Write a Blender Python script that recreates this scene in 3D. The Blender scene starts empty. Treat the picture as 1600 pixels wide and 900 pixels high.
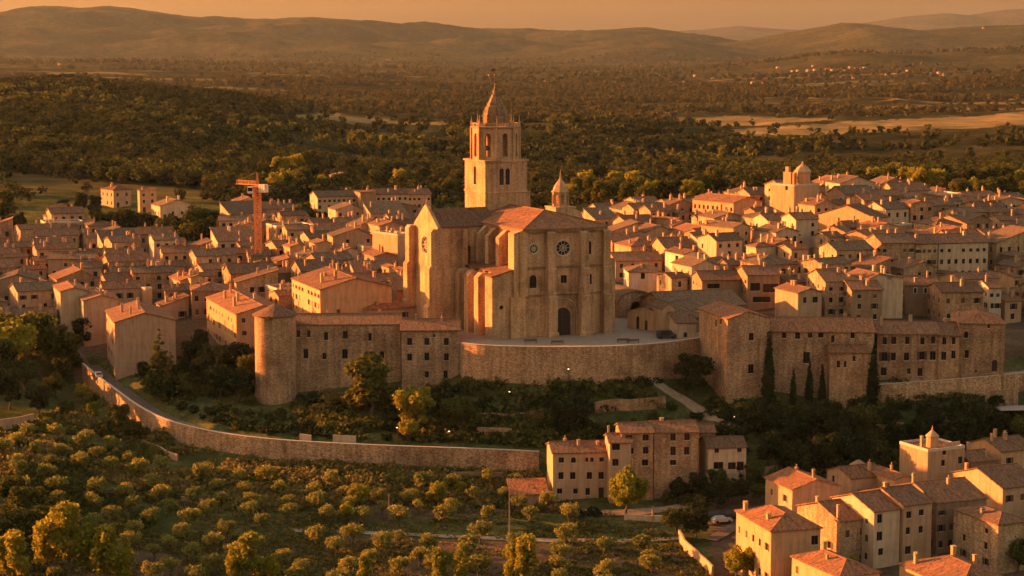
HAZE_D = 0.0000088; SKY_TINT = (.72, .57, .60); SKY_TOP = (1.0, .84, .80); SKY_S = .12; SUN_S = 5.0; SUN_C = (1.0, .325, .08); EXPO = 2.2
import bpy, math, random
import numpy as np
from mathutils import Vector, Matrix
from mathutils.geometry import tessellate_polygon
random.seed(7); RS = np.random.RandomState(11)
SC = bpy.context.scene; COL = SC.collection
F = 2986.0; V0 = 78.0; HC = 72.0
PITCH = math.atan((450 - V0) / F)
SP, CP = math.sin(PITCH), math.cos(PITCH)

# ------------------------------------------------------------ lens maths
def ray(u, v):
    cx = (u - 800) / F; cy = (450 - v) / F
    return cx, CP + cy * SP, -SP + cy * CP
def at_y(u, v, Y):
    d = ray(u, v); k = Y / d[1]; return Vector((d[0] * k, Y, HC + d[2] * k))
def at_z(u, v, z):
    d = ray(u, v); k = (z - HC) / d[2]; return Vector((d[0] * k, d[1] * k, z))
def proj(x, y, z):
    dz = z - HC; fw = y * CP - dz * SP; up = y * SP + dz * CP
    return 800 + F * x / fw, 450 - F * up / fw
def R(a): return math.radians(a)

# ------------------------------------------------------------ noise
def _h(ix, iy, seed):
    n = (ix * 374761393 + iy * 668265263 + seed * 1442695041) & 0xffffffff
    n = ((n ^ (n >> 13)) * 1274126177) & 0xffffffff
    return ((n ^ (n >> 16)) & 0xffff) / 65535.0
def vnoise(x, y, seed=0):
    x = np.asarray(x, float); y = np.asarray(y, float)
    ix = np.floor(x).astype(np.int64); iy = np.floor(y).astype(np.int64)
    fx = x - ix; fy = y - iy; fx = fx * fx * (3 - 2 * fx); fy = fy * fy * (3 - 2 * fy)
    a = _h(ix, iy, seed); b = _h(ix + 1, iy, seed); c = _h(ix, iy + 1, seed); d = _h(ix + 1, iy + 1, seed)
    return (a + (b - a) * fx) * (1 - fy) + (c + (d - c) * fx) * fy
def fbm(x, y, o=4, seed=0):
    s = 0; a = 1; t = 0
    for k in range(o):
        s = s + a * (vnoise(x * 2 ** k, y * 2 ** k, seed + k) - .5); t += a; a *= .5
    return s / t * 2

# ------------------------------------------------------------ terrain control points (pixel, pixel, height)
CT = [(0,900,-27),(400,900,-29),(800,900,-30),(1200,900,-30),(1600,900,-29),(-300,900,-25),(1950,900,-27),
(0,1150,-29),(800,1150,-34),(1600,1150,-32),(0,1700,-33),(800,1700,-38),(1600,1700,-35),(-900,1400,-28),(2500,1400,-30),
(0,780,-22),(200,800,-25),(400,800,-26.5),(640,830,-28.7),(840,840,-29.2),(1000,840,-29.5),
(0,690,-18),(160,700,-19.5),(400,750,-24),(650,760,-26),(840,765,-26.6),(-300,700,-16),(-300,600,-12),
(250,640,-13.5),(330,655,-15.5),(428,636,-15.3),(500,625,-14.2),(600,622,-13.2),(680,616,-12.4),(540,622,-13.6),(480,660,-16.5),(560,640,-14.5),(600,665,-17),(700,655,-16),
(800,650,-15),(850,625,-12),(760,605,-9.5),(1000,610,-10),(920,650,-15),(870,685,-18.8),(1040,625,-12.2),(1000,660,-16.5),
(1100,665,-17.5),(1130,632,-12.5),(1200,628,-12),(1300,622,-12),(1290,690,-19.5),(1200,705,-21),(1100,735,-24),(1250,745,-24.3),
(1400,720,-22.8),(1600,700,-21.5),(1950,700,-19),(1160,775,-25.5),(930,782,-26.6),(1000,790,-27.5),(1100,830,-29),(1300,840,-28.5),
(1600,840,-28),(1150,875,-30),(1450,760,-25),(1500,880,-29),
(60,600,-15),(0,640,-16.5),(100,650,-17.3),(0,560,-10),(60,530,-8.5),(200,572,-13),(300,560,-10.5),(380,575,-10.5),
(120,500,-6.5),(0,480,-5),(260,500,-4.5),(420,520,-2),(560,500,-1.5),(700,500,-.8),(-300,480,-4),(-300,380,0),
(450,440,.5),(200,440,-1),(0,440,-3),(0,400,0),(300,400,2),(600,410,3.5),(0,350,4),(180,322,7),(300,345,5.5),(450,360,4.5),(600,350,5),(750,420,3),
(300,300,9),(0,300,9),(-300,300,9),(560,320,5),(700,300,3),(850,330,3),(900,420,2),(760,480,-1.6),(960,500,-1.6),(820,515,-2),(900,512,-2),(1000,512,-2),(1060,512,-1.8),(880,480,-1.5),(1000,488,-1.4),
(1000,470,-.8),(1100,475,.5),(1000,420,4),(1100,420,5.5),(1200,440,5),(1300,470,3),(1400,480,1),(1550,500,-3),(1550,450,3),(1200,380,9),(1200,345,13),
(1280,330,16),(1400,350,13.5),(1500,385,9),(1000,350,7),(930,362,5),(1100,325,12),(1600,420,5),(1600,360,8),(1300,300,13),(1500,330,9),
(1100,302,9),(1000,322,7.5),(1950,420,4),(1950,330,7),(1450,420,6),(1350,400,9),
(1450,290,4),(1600,290,2),(900,285,0),(1000,290,2),(750,270,-2),
(0,225,18),(0,180,27),(0,133,35),(60,130,36),(-400,140,32),(-400,220,20),(200,137,33),(300,152,28),(370,163,22),(450,184,12),(200,200,24),(200,255,13),
(400,232,12),(400,200,16),(600,260,0),(600,225,-3),(600,195,-6),(800,190,-6),(800,225,-5),(900,196,3),(900,250,-6),(1000,205,0),(1100,217,-3),
(1100,265,-5),(1300,242,-6),(1600,232,-2),(1900,232,-2),(1300,278,0),(1300,202,-10),(1600,187,-8),(1950,190,-8),(1050,190,-10),
(300,122,-5),(700,160,-12),(1000,160,-12),(1300,160,-10),(1600,160,-8),(-400,118,-8),(2000,160,-8)]
CW = []
for u, v, z in CT:
    p = at_z(u, v, z); CW.append((p.x, p.y, z))
# terrace edge, road edge and right wall: polylines given by the pixel of their top edge
def dens(poly, step):
    out = []
    for a, b in zip(poly[:-1], poly[1:]):
        n = max(1, int((b - a).length / step))
        for i in range(n): out.append(a.lerp(b, i / n))
    out.append(poly[-1]); return out
def smooth_poly(pts, n=3):
    for _ in range(n):
        q = [pts[0]]
        for a, b in zip(pts[:-1], pts[1:]): q += [a.lerp(b, .25), a.lerp(b, .75)]
        q.append(pts[-1]); pts = q
    return pts
ROAD_EDGE = smooth_poly([at_z(*p) for p in [(128,572,-12.6),(150,592,-13.6),(178,612,-14.6),(212,638,-16.2),(258,662,-17.3),(330,680,-18.1),(420,692,-18.5),(540,699,-18.8),(640,703,-19.1),(760,707,-19.6),(842,711,-20.0)]], 2)
TERR_EDGE = smooth_poly([at_z(*p) for p in [(722,541,0),(760,545,0),(840,547,0),(920,547,0),(1000,544,0),(1060,538,0),(1108,530,0)]], 2)
WALL_R = smooth_poly([at_z(*p) for p in [(1368,605,-8.6),(1420,601,-8.2),(1480,597,-7.9),(1540,592,-7.6),(1600,586,-7.2),(1700,578,-7)]], 2)
def perp(poly, i):
    a = poly[max(0, i - 1)]; b = poly[min(len(poly) - 1, i + 1)]
    d = (b - a); d.z = 0; d.normalize(); return Vector((-d.y, d.x, 0))   # inward (away from camera)
def wallctl(poly, hw, offs, step=9):
    d = dens(poly, step)
    for i, p in enumerate(d):
        n = perp(d, i)
        for o, k in offs:
            q = p + n * o; CW.append((q.x, q.y, p.z + k * hw if k <= 0 else p.z - k))
wallctl(ROAD_EDGE, 4.6, [(-4.5, -1.12), (-1.8, -1.06), (2.0, -.5), (6.0, .12)])
wallctl(TERR_EDGE, 8.8, [(-1.5, -1.0), (5, -.8), (16, -.35)], 14)
wallctl(WALL_R, 5.0, [(-1.5, -1.0), (2, -.5), (5.5, .12)], 12)
CW = np.array(CW)
def _st(x, y):
    return (x / y) * F / 400.0, 7.5 * np.log(y / 400.0)
_cs, _ct = _st(CW[:, 0], CW[:, 1])
def _k(r2): return np.where(r2 > 1e-12, .5 * r2 * np.log(np.maximum(r2, 1e-12)), 0)
_n = len(CW)
_A = np.zeros((_n + 3, _n + 3)); _A[:_n, :_n] = _k((_cs[:, None] - _cs) ** 2 + (_ct[:, None] - _ct) ** 2) + np.eye(_n) * .004
_A[:_n, _n] = 1; _A[:_n, _n + 1] = _cs; _A[:_n, _n + 2] = _ct; _A[_n:, :_n] = _A[:_n, _n:].T
_w = np.linalg.solve(_A, np.concatenate([CW[:, 2], [0, 0, 0]]))
def crest(pts, x, D):
    p = np.array(pts, float); u = 800 + x / D * F
    v = np.interp(u, p[:, 0], p[:, 1]); return HC - (v - V0) / F * D
RIDGES = [
 (2900, 300, [(-900,150),(100,146),(420,150),(520,152),(600,150),(700,158),(820,166),(1000,165),(1150,160),(1260,156),(1400,152),(1500,160),(1700,158),(2500,150)], 4),
 (3800, 450, [(-900,130),(100,121),(300,123),(500,127),(640,133),(760,138),(900,146),(1100,140),(1300,136),(1500,126),(1700,120),(2500,124)], 10),
 (5000, 500, [(-900,112),(0,106),(200,110),(360,112),(450,116),(640,120),(800,122),(950,118),(1100,124),(1260,118),(1400,112),(1480,110),(1620,116),(2500,110)], 13),
 (6500, 900, [(-900,95),(0,97),(200,96),(300,100),(500,105),(700,110),(860,109),(1000,112),(1150,104),(1250,90),(1310,82),(1400,85),(1500,80),(1600,77),(2500,80)], 9),
 (12500, 2300, [(-900,30),(-300,25),(0,19),(60,9),(100,10),(130,13),(165,9),(200,12),(260,22),(320,28),(340,26),(400,33),(450,32),(500,28),(560,31),(640,42),(680,41),(760,47),(800,48),(880,46),(1000,46),(1040,51),(1100,58),(1150,68),(1250,80),(2500,82)], 42),
 (11000, 1500, [(-900,90),(1050,90),(1120,68),(1180,62),(1240,50),(1310,37),(1350,41),(1420,49),(1480,44),(1600,41),(1900,30),(2500,50)], 14),
 (21500, 2200, [(-900,90),(980,60),(1040,50),(1100,46),(1160,40),(1230,46),(1280,48),(1340,38),(1400,28),(1460,22),(1500,25),(1550,17),(1600,14),(1800,8),(2500,20)], 10)]
def Z(x, y):
    x = np.atleast_1d(np.asarray(x, float)); y = np.atleast_1d(np.asarray(y, float))
    out = np.zeros(len(x)); yc = np.clip(y, 90, 3600)
    s, t = _st(x * yc / y, yc)
    s = np.clip(s, -5.5, 5.5)
    near = y < 5200
    idx = np.nonzero(near)[0]
    for c in range(0, len(idx), 20000):
        j = idx[c:c + 20000]
        r2 = (s[j, None] - _cs) ** 2 + (t[j, None] - _ct) ** 2
        out[j] = _k(r2) @ _w[:_n] + _w[_n] + _w[_n + 1] * s[j] + _w[_n + 2] * t[j]
    b = np.clip((y - 2300) / 1300, 0, 1); b = b * b * (3 - 2 * b)
    out = out * (1 - b) + (-11) * b
    far = np.nonzero(y > 1500)[0]
    if len(far):
        X = x[far]; Y = y[far]; add = np.zeros(len(far)) - 11.0
        for D, w, pts, na in RIDGES:
            c = crest(pts, X, D)
            nz = fbm(X / (D * .045), Y / (D * .045), 5, int(D)) * na
            Dd = D + fbm(X / (D * .12), Y * 0 + D, 3, 5) * w * .35
            prof = np.exp(-((Y - Dd) / w) ** 2)
            fl = np.where(Y < Dd, .10 * np.exp(-((Y - Dd) / (w * 1.7)) ** 2), 0)
            hh = (c + 11) * prof + nz * (prof + fl) * 1.0 * np.clip((c + 11) / 40, .2, 6) * .7 * (1 - .85 * prof ** 4) - 11
            add = np.maximum(add, hh)
        w2 = np.clip((Y - 2300) / 900, 0, 1)
        out[far] = np.where(w2 > 0, np.maximum(out[far], out[far] * (1 - w2) + add * w2), out[far])
    out += fbm(x / 45., y / 45., 3, 3) * np.clip((y - 850) / 600, 0, 1) * 3.5
    out += fbm(x / 9., y / 9., 3, 9) * .35
    return out
def zg(x, y): return float(Z([x], [y])[0])
_YS = np.exp(np.linspace(math.log(230), math.log(3000), 900))
def ground_at(u, v, h=0.0, off=None):
    """point where the ray through a pixel is h metres above the ground"""
    d = ray(u, v); k = _YS / d[1]
    xs = d[0] * k; zs = HC + d[2] * k; g = Z(xs, _YS) + h
    b = np.nonzero(zs < g)[0]
    i = b[0] if len(b) else len(_YS) - 1
    if i == 0: return Vector((xs[0], _YS[0], g[0] - h))
    a0 = zs[i - 1] - g[i - 1]; a1 = zs[i] - g[i]; tt = a0 / (a0 - a1 + 1e-9)
    x = xs[i - 1] + (xs[i] - xs[i - 1]) * tt; y = _YS[i - 1] + (_YS[i] - _YS[i - 1]) * tt
    return Vector((x, y, zg(x, y)))

# ------------------------------------------------------------ materials
def nt(name):
    m = bpy.data.materials.new(name); m.use_nodes = True
    t = m.node_tree; t.nodes.clear()
    o = t.nodes.new('ShaderNodeOutputMaterial'); b = t.nodes.new('ShaderNodeBsdfPrincipled')
    t.links.new(b.outputs[0], o.inputs[0]); b.inputs['Roughness'].default_value = .9
    if 'Specular IOR Level' in b.inputs: b.inputs['Specular IOR Level'].default_value = .2
    return m, t, b
def N(t, k, **kw):
    n = t.nodes.new(k)
    for a, b in kw.items():
        if a in n.inputs.keys(): n.inputs[a].default_value = b
        else: setattr(n, a, b)
    return n
def ramp(t, fac, stops):
    r = t.nodes.new('ShaderNodeValToRGB'); e = r.color_ramp.elements
    while len(e) < len(stops): e.new(.5)
    for i, (p, c) in enumerate(stops): e[i].position = p; e[i].color = (*c, 1)
    t.links.new(fac, r.inputs[0]); return r.outputs[0]
def mix(t, a, b, f, mode='MIX'):
    m = t.nodes.new('ShaderNodeMix'); m.data_type = 'RGBA'; m.blend_type = mode
    for s, k in ((f, 0), (a, 6), (b, 7)):
        if isinstance(s, (int, float)): m.inputs[k].default_value = s
        elif isinstance(s, tuple): m.inputs[k].default_value = (*s, 1)
        else: t.links.new(s, m.inputs[k])
    return m.outputs[2]
def coords(t, sc=(1, 1, 1), src='Object'):
    c = t.nodes.new('ShaderNodeTexCoord'); m = N(t, 'ShaderNodeMapping'); m.inputs['Scale'].default_value = sc
    t.links.new(c.outputs[src], m.inputs[0]); return m.outputs[0]
def noise(t, vec, scale, detail=3, rough=.55):
    n = N(t, 'ShaderNodeTexNoise'); n.inputs['Scale'].default_value = scale; n.inputs['Detail'].default_value = detail
    n.inputs['Roughness'].default_value = rough; t.links.new(vec, n.inputs['Vector']); return n.outputs[0]
def objrand(t):
    o = t.nodes.new('ShaderNodeObjectInfo'); return o.outputs['Random']
def bump(t, b, h, s, d=.1):
    n = N(t, 'ShaderNodeBump'); n.inputs['Strength'].default_value = s; n.inputs['Distance'].default_value = d
    t.links.new(h, n.inputs['Height']); t.links.new(n.outputs[0], b.inputs['Normal'])
def stone(name, c, var=.35, scale=1.5, plaster=0.0, bs=.6):
    """rubble or ashlar masonry, optionally part covered by plaster"""
    m, t, b = nt(name); v = coords(t, (1, 1, 1.9))
    vo = N(t, 'ShaderNodeTexVoronoi'); vo.inputs['Scale'].default_value = scale; t.links.new(v, vo.inputs['Vector'])
    lo = tuple(x * (1 - var) for x in c); hi = tuple(min(.8, x * (1 + var)) for x in c)
    sx = N(t, 'ShaderNodeSeparateColor'); t.links.new(vo.outputs['Color'], sx.inputs[0])
    col = ramp(t, sx.outputs[0], [(0, lo), (.5, c), (1, hi)])
    mort = ramp(t, vo.outputs['Distance'], [(0, (1, 1, 1)), (.55, (1, 1, 1)), (.85, (.72, .70, .68))])
    col = mix(t, col, mort, .8, 'MULTIPLY')
    big = noise(t, coords(t), .12, 5, .65)
    col = mix(t, col, ramp(t, big, [(.32, (.5, .46, .43)), (.5, (.95, .94, .92)), (.72, (1.2, 1.14, 1.04))]), .9, 'MULTIPLY')
    st = noise(t, coords(t, (1.2, 1.2, .12)), .8, 4, .6)
    col = mix(t, col, ramp(t, st, [(.35, (.6, .55, .5)), (.6, (1.05, 1.04, 1.02))]), .75, 'MULTIPLY')
    if plaster:
        pn = noise(t, coords(t), .35, 5, .7)
        pf = ramp(t, pn, [(.5 - plaster * .3, (1, 1, 1)), (.56 - plaster * .3 + .02, (0, 0, 0))])
        col = mix(t, col, tuple(min(.8, x * 1.18) for x in c), pf)
    r = objrand(t); col = mix(t, col, ramp(t, r, [(0, (.8, .78, .76)), (.5, (1, 1, 1)), (1, (1.15, 1.1, 1.02))]), .8, 'MULTIPLY')
    t.links.new(col, b.inputs['Base Color']); bump(t, b, vo.outputs['Distance'], bs, .12); return m
def plaster(name, c, var=.25):
    m, t, b = nt(name); n1 = noise(t, coords(t), .5, 6, .65); n2 = noise(t, coords(t, (1.5, 1.5, .15)), .9, 4, .6); n3 = noise(t, coords(t), 3.5, 4, .7)
    col = ramp(t, n1, [(.25, tuple(x * (1 - var) for x in c)), (.5, c), (.75, tuple(min(.8, x * (1 + var * .4)) for x in c))])
    col = mix(t, col, ramp(t, n2, [(.35, (.66, .6, .55)), (.58, (1, 1, 1))]), .6, 'MULTIPLY')
    col = mix(t, col, ramp(t, n3, [(.3, (.75, .72, .7)), (.6, (1.05, 1.03, 1.0))]), .5, 'MULTIPLY')
    col = mix(t, col, ramp(t, objrand(t), [(0, (.82, .78, .72)), (.5, (1, 1, 1)), (1, (1.1, 1.04, .98))]), .8, 'MULTIPLY')
    t.links.new(col, b.inputs['Base Color']); bump(t, b, n3, .25, .05); return m
def tiles(name, c, dark, moss=(.12, .11, .07)):
    m, t, b = nt(name); uv = coords(t, (1, 1, 1), 'UV')
    w = N(t, 'ShaderNodeTexWave'); w.wave_type = 'BANDS'; w.bands_direction = 'X'; w.inputs['Scale'].default_value = 1.15
    w.inputs['Distortion'].default_value = .6; w.inputs['Detail'].default_value = 1; t.links.new(uv, w.inputs['Vector'])
    cell = N(t, 'ShaderNodeTexVoronoi'); cell.inputs['Scale'].default_value = 1; t.links.new(coords(t, (3.2, 2.0, 1), 'UV'), cell.inputs['Vector'])
    sx = N(t, 'ShaderNodeSeparateColor'); t.links.new(cell.outputs['Color'], sx.inputs[0])
    col = ramp(t, sx.outputs[0], [(0, dark), (.35, c), (.8, tuple(x * 1.25 for x in c)), (1, tuple(min(.5, x * 1.5) for x in c))])
    n1 = noise(t, coords(t, (.25, .12, 1), 'UV'), 1.6, 6, .7)
    col = mix(t, col, moss, ramp(t, n1, [(.45, (0, 0, 0)), (.75, (.75, .75, .75))]))
    st = noise(t, coords(t, (1.1, .12, 1), 'UV'), 1.6, 4, .6)
    col = mix(t, col, ramp(t, st, [(.35, (.6, .55, .5)), (.6, (1.1, 1.05, 1))]), .7, 'MULTIPLY')
    col = mix(t, col, ramp(t, w.outputs[0], [(.0, (.5, .45, .42)), (.6, (1.05, 1.05, 1.05))]), .55, 'MULTIPLY')
    col = mix(t, col, ramp(t, objrand(t), [(0, (.7, .68, .68)), (.5, (1, 1, 1)), (1, (1.25, 1.12, 1.0))]), .85, 'MULTIPLY')
    t.links.new(col, b.inputs['Base Color']); bump(t, b, w.outputs[0], .8, .12); return m
def plain(name, c, rough=.7, nz=.25, metal=0, scale=1.5):
    m, t, b = nt(name); n = noise(t, coords(t), scale, 4, .6)
    col = ramp(t, n, [(.3, tuple(x * (1 - nz) for x in c)), (.7, tuple(min(.85, x * (1 + nz)) for x in c))])
    t.links.new(col, b.inputs['Base Color']); b.inputs['Roughness'].default_value = rough; b.inputs['Metallic'].default_value = metal; return m
def leafmat(name, c, c2, trans=.35):
    m, t, b = nt(name); t.nodes.remove(b)
    o = [n for n in t.nodes if n.type == 'OUTPUT_MATERIAL'][0]
    geo = t.nodes.new('ShaderNodeNewGeometry'); n1 = noise(t, coords(t), .9, 2)
    col = ramp(t, n1, [(.3, c), (.7, c2)])
    col = mix(t, col, ramp(t, geo.outputs['Random Per Island'], [(0, (.7, .7, .7)), (1, (1.3, 1.25, 1.1))]), 1.0, 'MULTIPLY')
    col = mix(t, col, ramp(t, objrand(t), [(0, (.75, .8, .75)), (1, (1.3, 1.15, 1.0))]), .9, 'MULTIPLY')
    d = t.nodes.new('ShaderNodeBsdfDiffuse'); tr = t.nodes.new('ShaderNodeBsdfTranslucent'); mx = t.nodes.new('ShaderNodeMixShader')
    t.links.new(col, d.inputs[0]); t.links.new(col, tr.inputs[0]); mx.inputs[0].default_value = trans
    t.links.new(d.outputs[0], mx.inputs[1]); t.links.new(tr.outputs[0], mx.inputs[2]); t.links.new(mx.outputs[0], o.inputs[0]); return m
M = {}
M['church'] = stone('church_ashlar', (.46, .29, .165), .2, 2.5, 0, .35)
M['churchtrim'] = stone('dressed_stone', (.49, .325, .2), .12, .8, 0, .2)
M['darkstone'] = stone('weathered_dark_stone', (.24, .155, .09), .3, 1.6, 0, .6)
M['rubble'] = stone('rubble_stone', (.40, .25, .15), .36, 2.6, 0, .5)
M['rubble2'] = stone('reddish_rubble', (.37, .225, .13), .32, 2.6, .5, .5)
M['drystone'] = stone('dry_stone_wall', (.46, .29, .175), .42, 2.6, 0, .7)
M['ochre'] = plaster('ochre_render', (.46, .285, .155)); M['tan'] = plaster('tan_render', (.42, .275, .17)); M['pink'] = plaster('pinkish_render', (.38, .245, .16))
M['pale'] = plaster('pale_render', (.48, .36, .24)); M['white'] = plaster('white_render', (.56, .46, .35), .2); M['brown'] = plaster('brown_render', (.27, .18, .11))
M['mixed'] = stone('worn_render_over_stone', (.40, .28, .17), .28, 2.2, 1.0, .3)
M['tile'] = tiles('terracotta_tiles', (.25, .115, .058), (.12, .06, .038)); M['tile2'] = tiles('weathered_brown_tiles', (.195, .102, .058), (.10, .06, .04)); M['tile3'] = tiles('greyed_old_tiles', (.165, .105, .065), (.09, .062, .045))
M['glass'] = plain('dark_window_glass', (.012, .012, .014), .25, .2); M['frame'] = plain('old_wood_frame', (.10, .065, .045), .7)
M['shutter'] = plain('brown_shutter', (.085, .05, .032), .7); M['gshutter'] = plain('green_shutter', (.04, .07, .055), .7); M['wood'] = plain('dark_door_wood', (.035, .025, .02), .7)
M['sill'] = plain('stone_sill', (.45, .36, .27), .8); M['paleframe'] = plain('pale_window_surround', (.6, .52, .43), .8)
M['metal'] = plain('grey_metal', (.12, .12, .12), .5, .2, .6); M['iron'] = plain('dark_iron', (.03, .028, .026), .6)
M['crane'] = plain('orange_crane_paint', (.62, .24, .08), .5, .2); M['cranew'] = plain('pale_crane_panels', (.65, .55, .42), .6, .1)
M['asphalt'] = plain('old_asphalt', (.10, .072, .05), .9, .25, 0, .6); M['paving'] = plain('terrace_paving', (.25, .19, .14), .9, .2, 0, .8); M['dirt'] = plain('dirt_track', (.30, .21, .145), .95, .25, 0, .9)
M['bark'] = plain('bark', (.09, .065, .045), .9, .4, 0, 4); M['polewood'] = plain('pole_wood', (.22, .16, .11), .9)
M['carw'] = plain('white_car_paint', (.34, .32, .3), .3, .05); M['cardark'] = plain('dark_car_paint', (.04, .04, .045), .3, .05); M['rubber'] = plain('rubber', (.015, .015, .015), .8)
M['canvas'] = plain('pale_canvas', (.3, .26, .22), .8, .1); M['bronze'] = plain('bronze', (.10, .07, .03), .5, .2, .8)
M['olive'] = leafmat('olive_leaves', (.16, .17, .048), (.25, .245, .075), .48); M['leaf'] = leafmat('green_leaves', (.055, .066, .02), (.11, .115, .035), .4)
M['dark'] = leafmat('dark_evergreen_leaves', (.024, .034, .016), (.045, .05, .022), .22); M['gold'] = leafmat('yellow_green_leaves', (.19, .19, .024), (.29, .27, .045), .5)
M['wood_far'] = leafmat('distant_wood_leaves', (.052, .054, .026), (.088, .08, .038), .3)
M['dry'] = leafmat('dry_scrub', (.15, .13, .05), (.20, .16, .06), .4)
def lampm():
    m, t, b = nt('lamp_glow'); b.inputs['Emission Color'].default_value = (1, .68, .34, 1); b.inputs['Emission Strength'].default_value = 1.6; return m
M['lamp'] = lampm()
def groundm():
    m, t, b = nt('ground_cover')
    at = N(t, 'ShaderNodeVertexColor'); at.layer_name = 'cover'
    sp = N(t, 'ShaderNodeSeparateColor'); t.links.new(at.outputs[0], sp.inputs[0])
    v = coords(t)
    n1 = noise(t, v, .09, 8, .7); n2 = noise(t, v, .9, 5, .75); n3 = noise(t, v, .012, 6, .65)
    g = ramp(t, n1, [(.3, (.035, .045, .016)), (.48, (.07, .08, .027)), (.62, (.12, .11, .042)), (.75, (.17, .13, .06))])
    g = mix(t, g, ramp(t, n2, [(.3, (.45, .45, .45)), (.5, (1, 1, 1)), (.7, (1.5, 1.4, 1.3))]), .9, 'MULTIPLY')
    fo = ramp(t, noise(t, v, .035, 7, .75), [(.3, (.018, .022, .010)), (.5, (.040, .040, .018)), (.7, (.085, .068, .032))])
    fo = mix(t, fo, ramp(t, n3, [(.3, (.6, .62, .6)), (.6, (1.2, 1.1, 1.0))]), .8, 'MULTIPLY')
    fi = ramp(t, n3, [(.35, (.17, .13, .065)), (.65, (.31, .225, .11))]); fi = mix(t, fi, ramp(t, n1, [(.3, (.6, .62, .6)), (.7, (1.25, 1.15, 1))]), .9, 'MULTIPLY'); fi = mix(t, fi, ramp(t, noise(t, coords(t, (.3, 3, 1)), .02, 6, .7), [(.35, (.55, .6, .5)), (.6, (1.1, 1.05, 1))]), .9, 'MULTIPLY')
    fo = mix(t, fo, ramp(t, noise(t, v, .0022, 7, .7), [(.35, (.5, .52, .5)), (.5, (1, 1, 1)), (.66, (1.7, 1.5, 1.25))]), .9, 'MULTIPLY')
    so = ramp(t, n1, [(.3, (.075, .055, .035)), (.6, (.15, .105, .068)), (.8, (.10, .09, .04))]); so = mix(t, so, ramp(t, n2, [(.3, (.6, .6, .6)), (.7, (1.2, 1.15, 1.1))]), .9, 'MULTIPLY')
    c = mix(t, g, fo, sp.outputs[0]); c = mix(t, c, fi, sp.outputs[1]); c = mix(t, c, so, sp.outputs[2])
    t.links.new(c, b.inputs['Base Color']); b.inputs['Roughness'].default_value = 1; b.inputs['Specular IOR Level'].default_value = 0
    bump(t, b, mix(t, n2, noise(t, v, .05, 6, .75), sp.outputs[0]), .7, 1.2); return m
M['ground'] = groundm()

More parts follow.
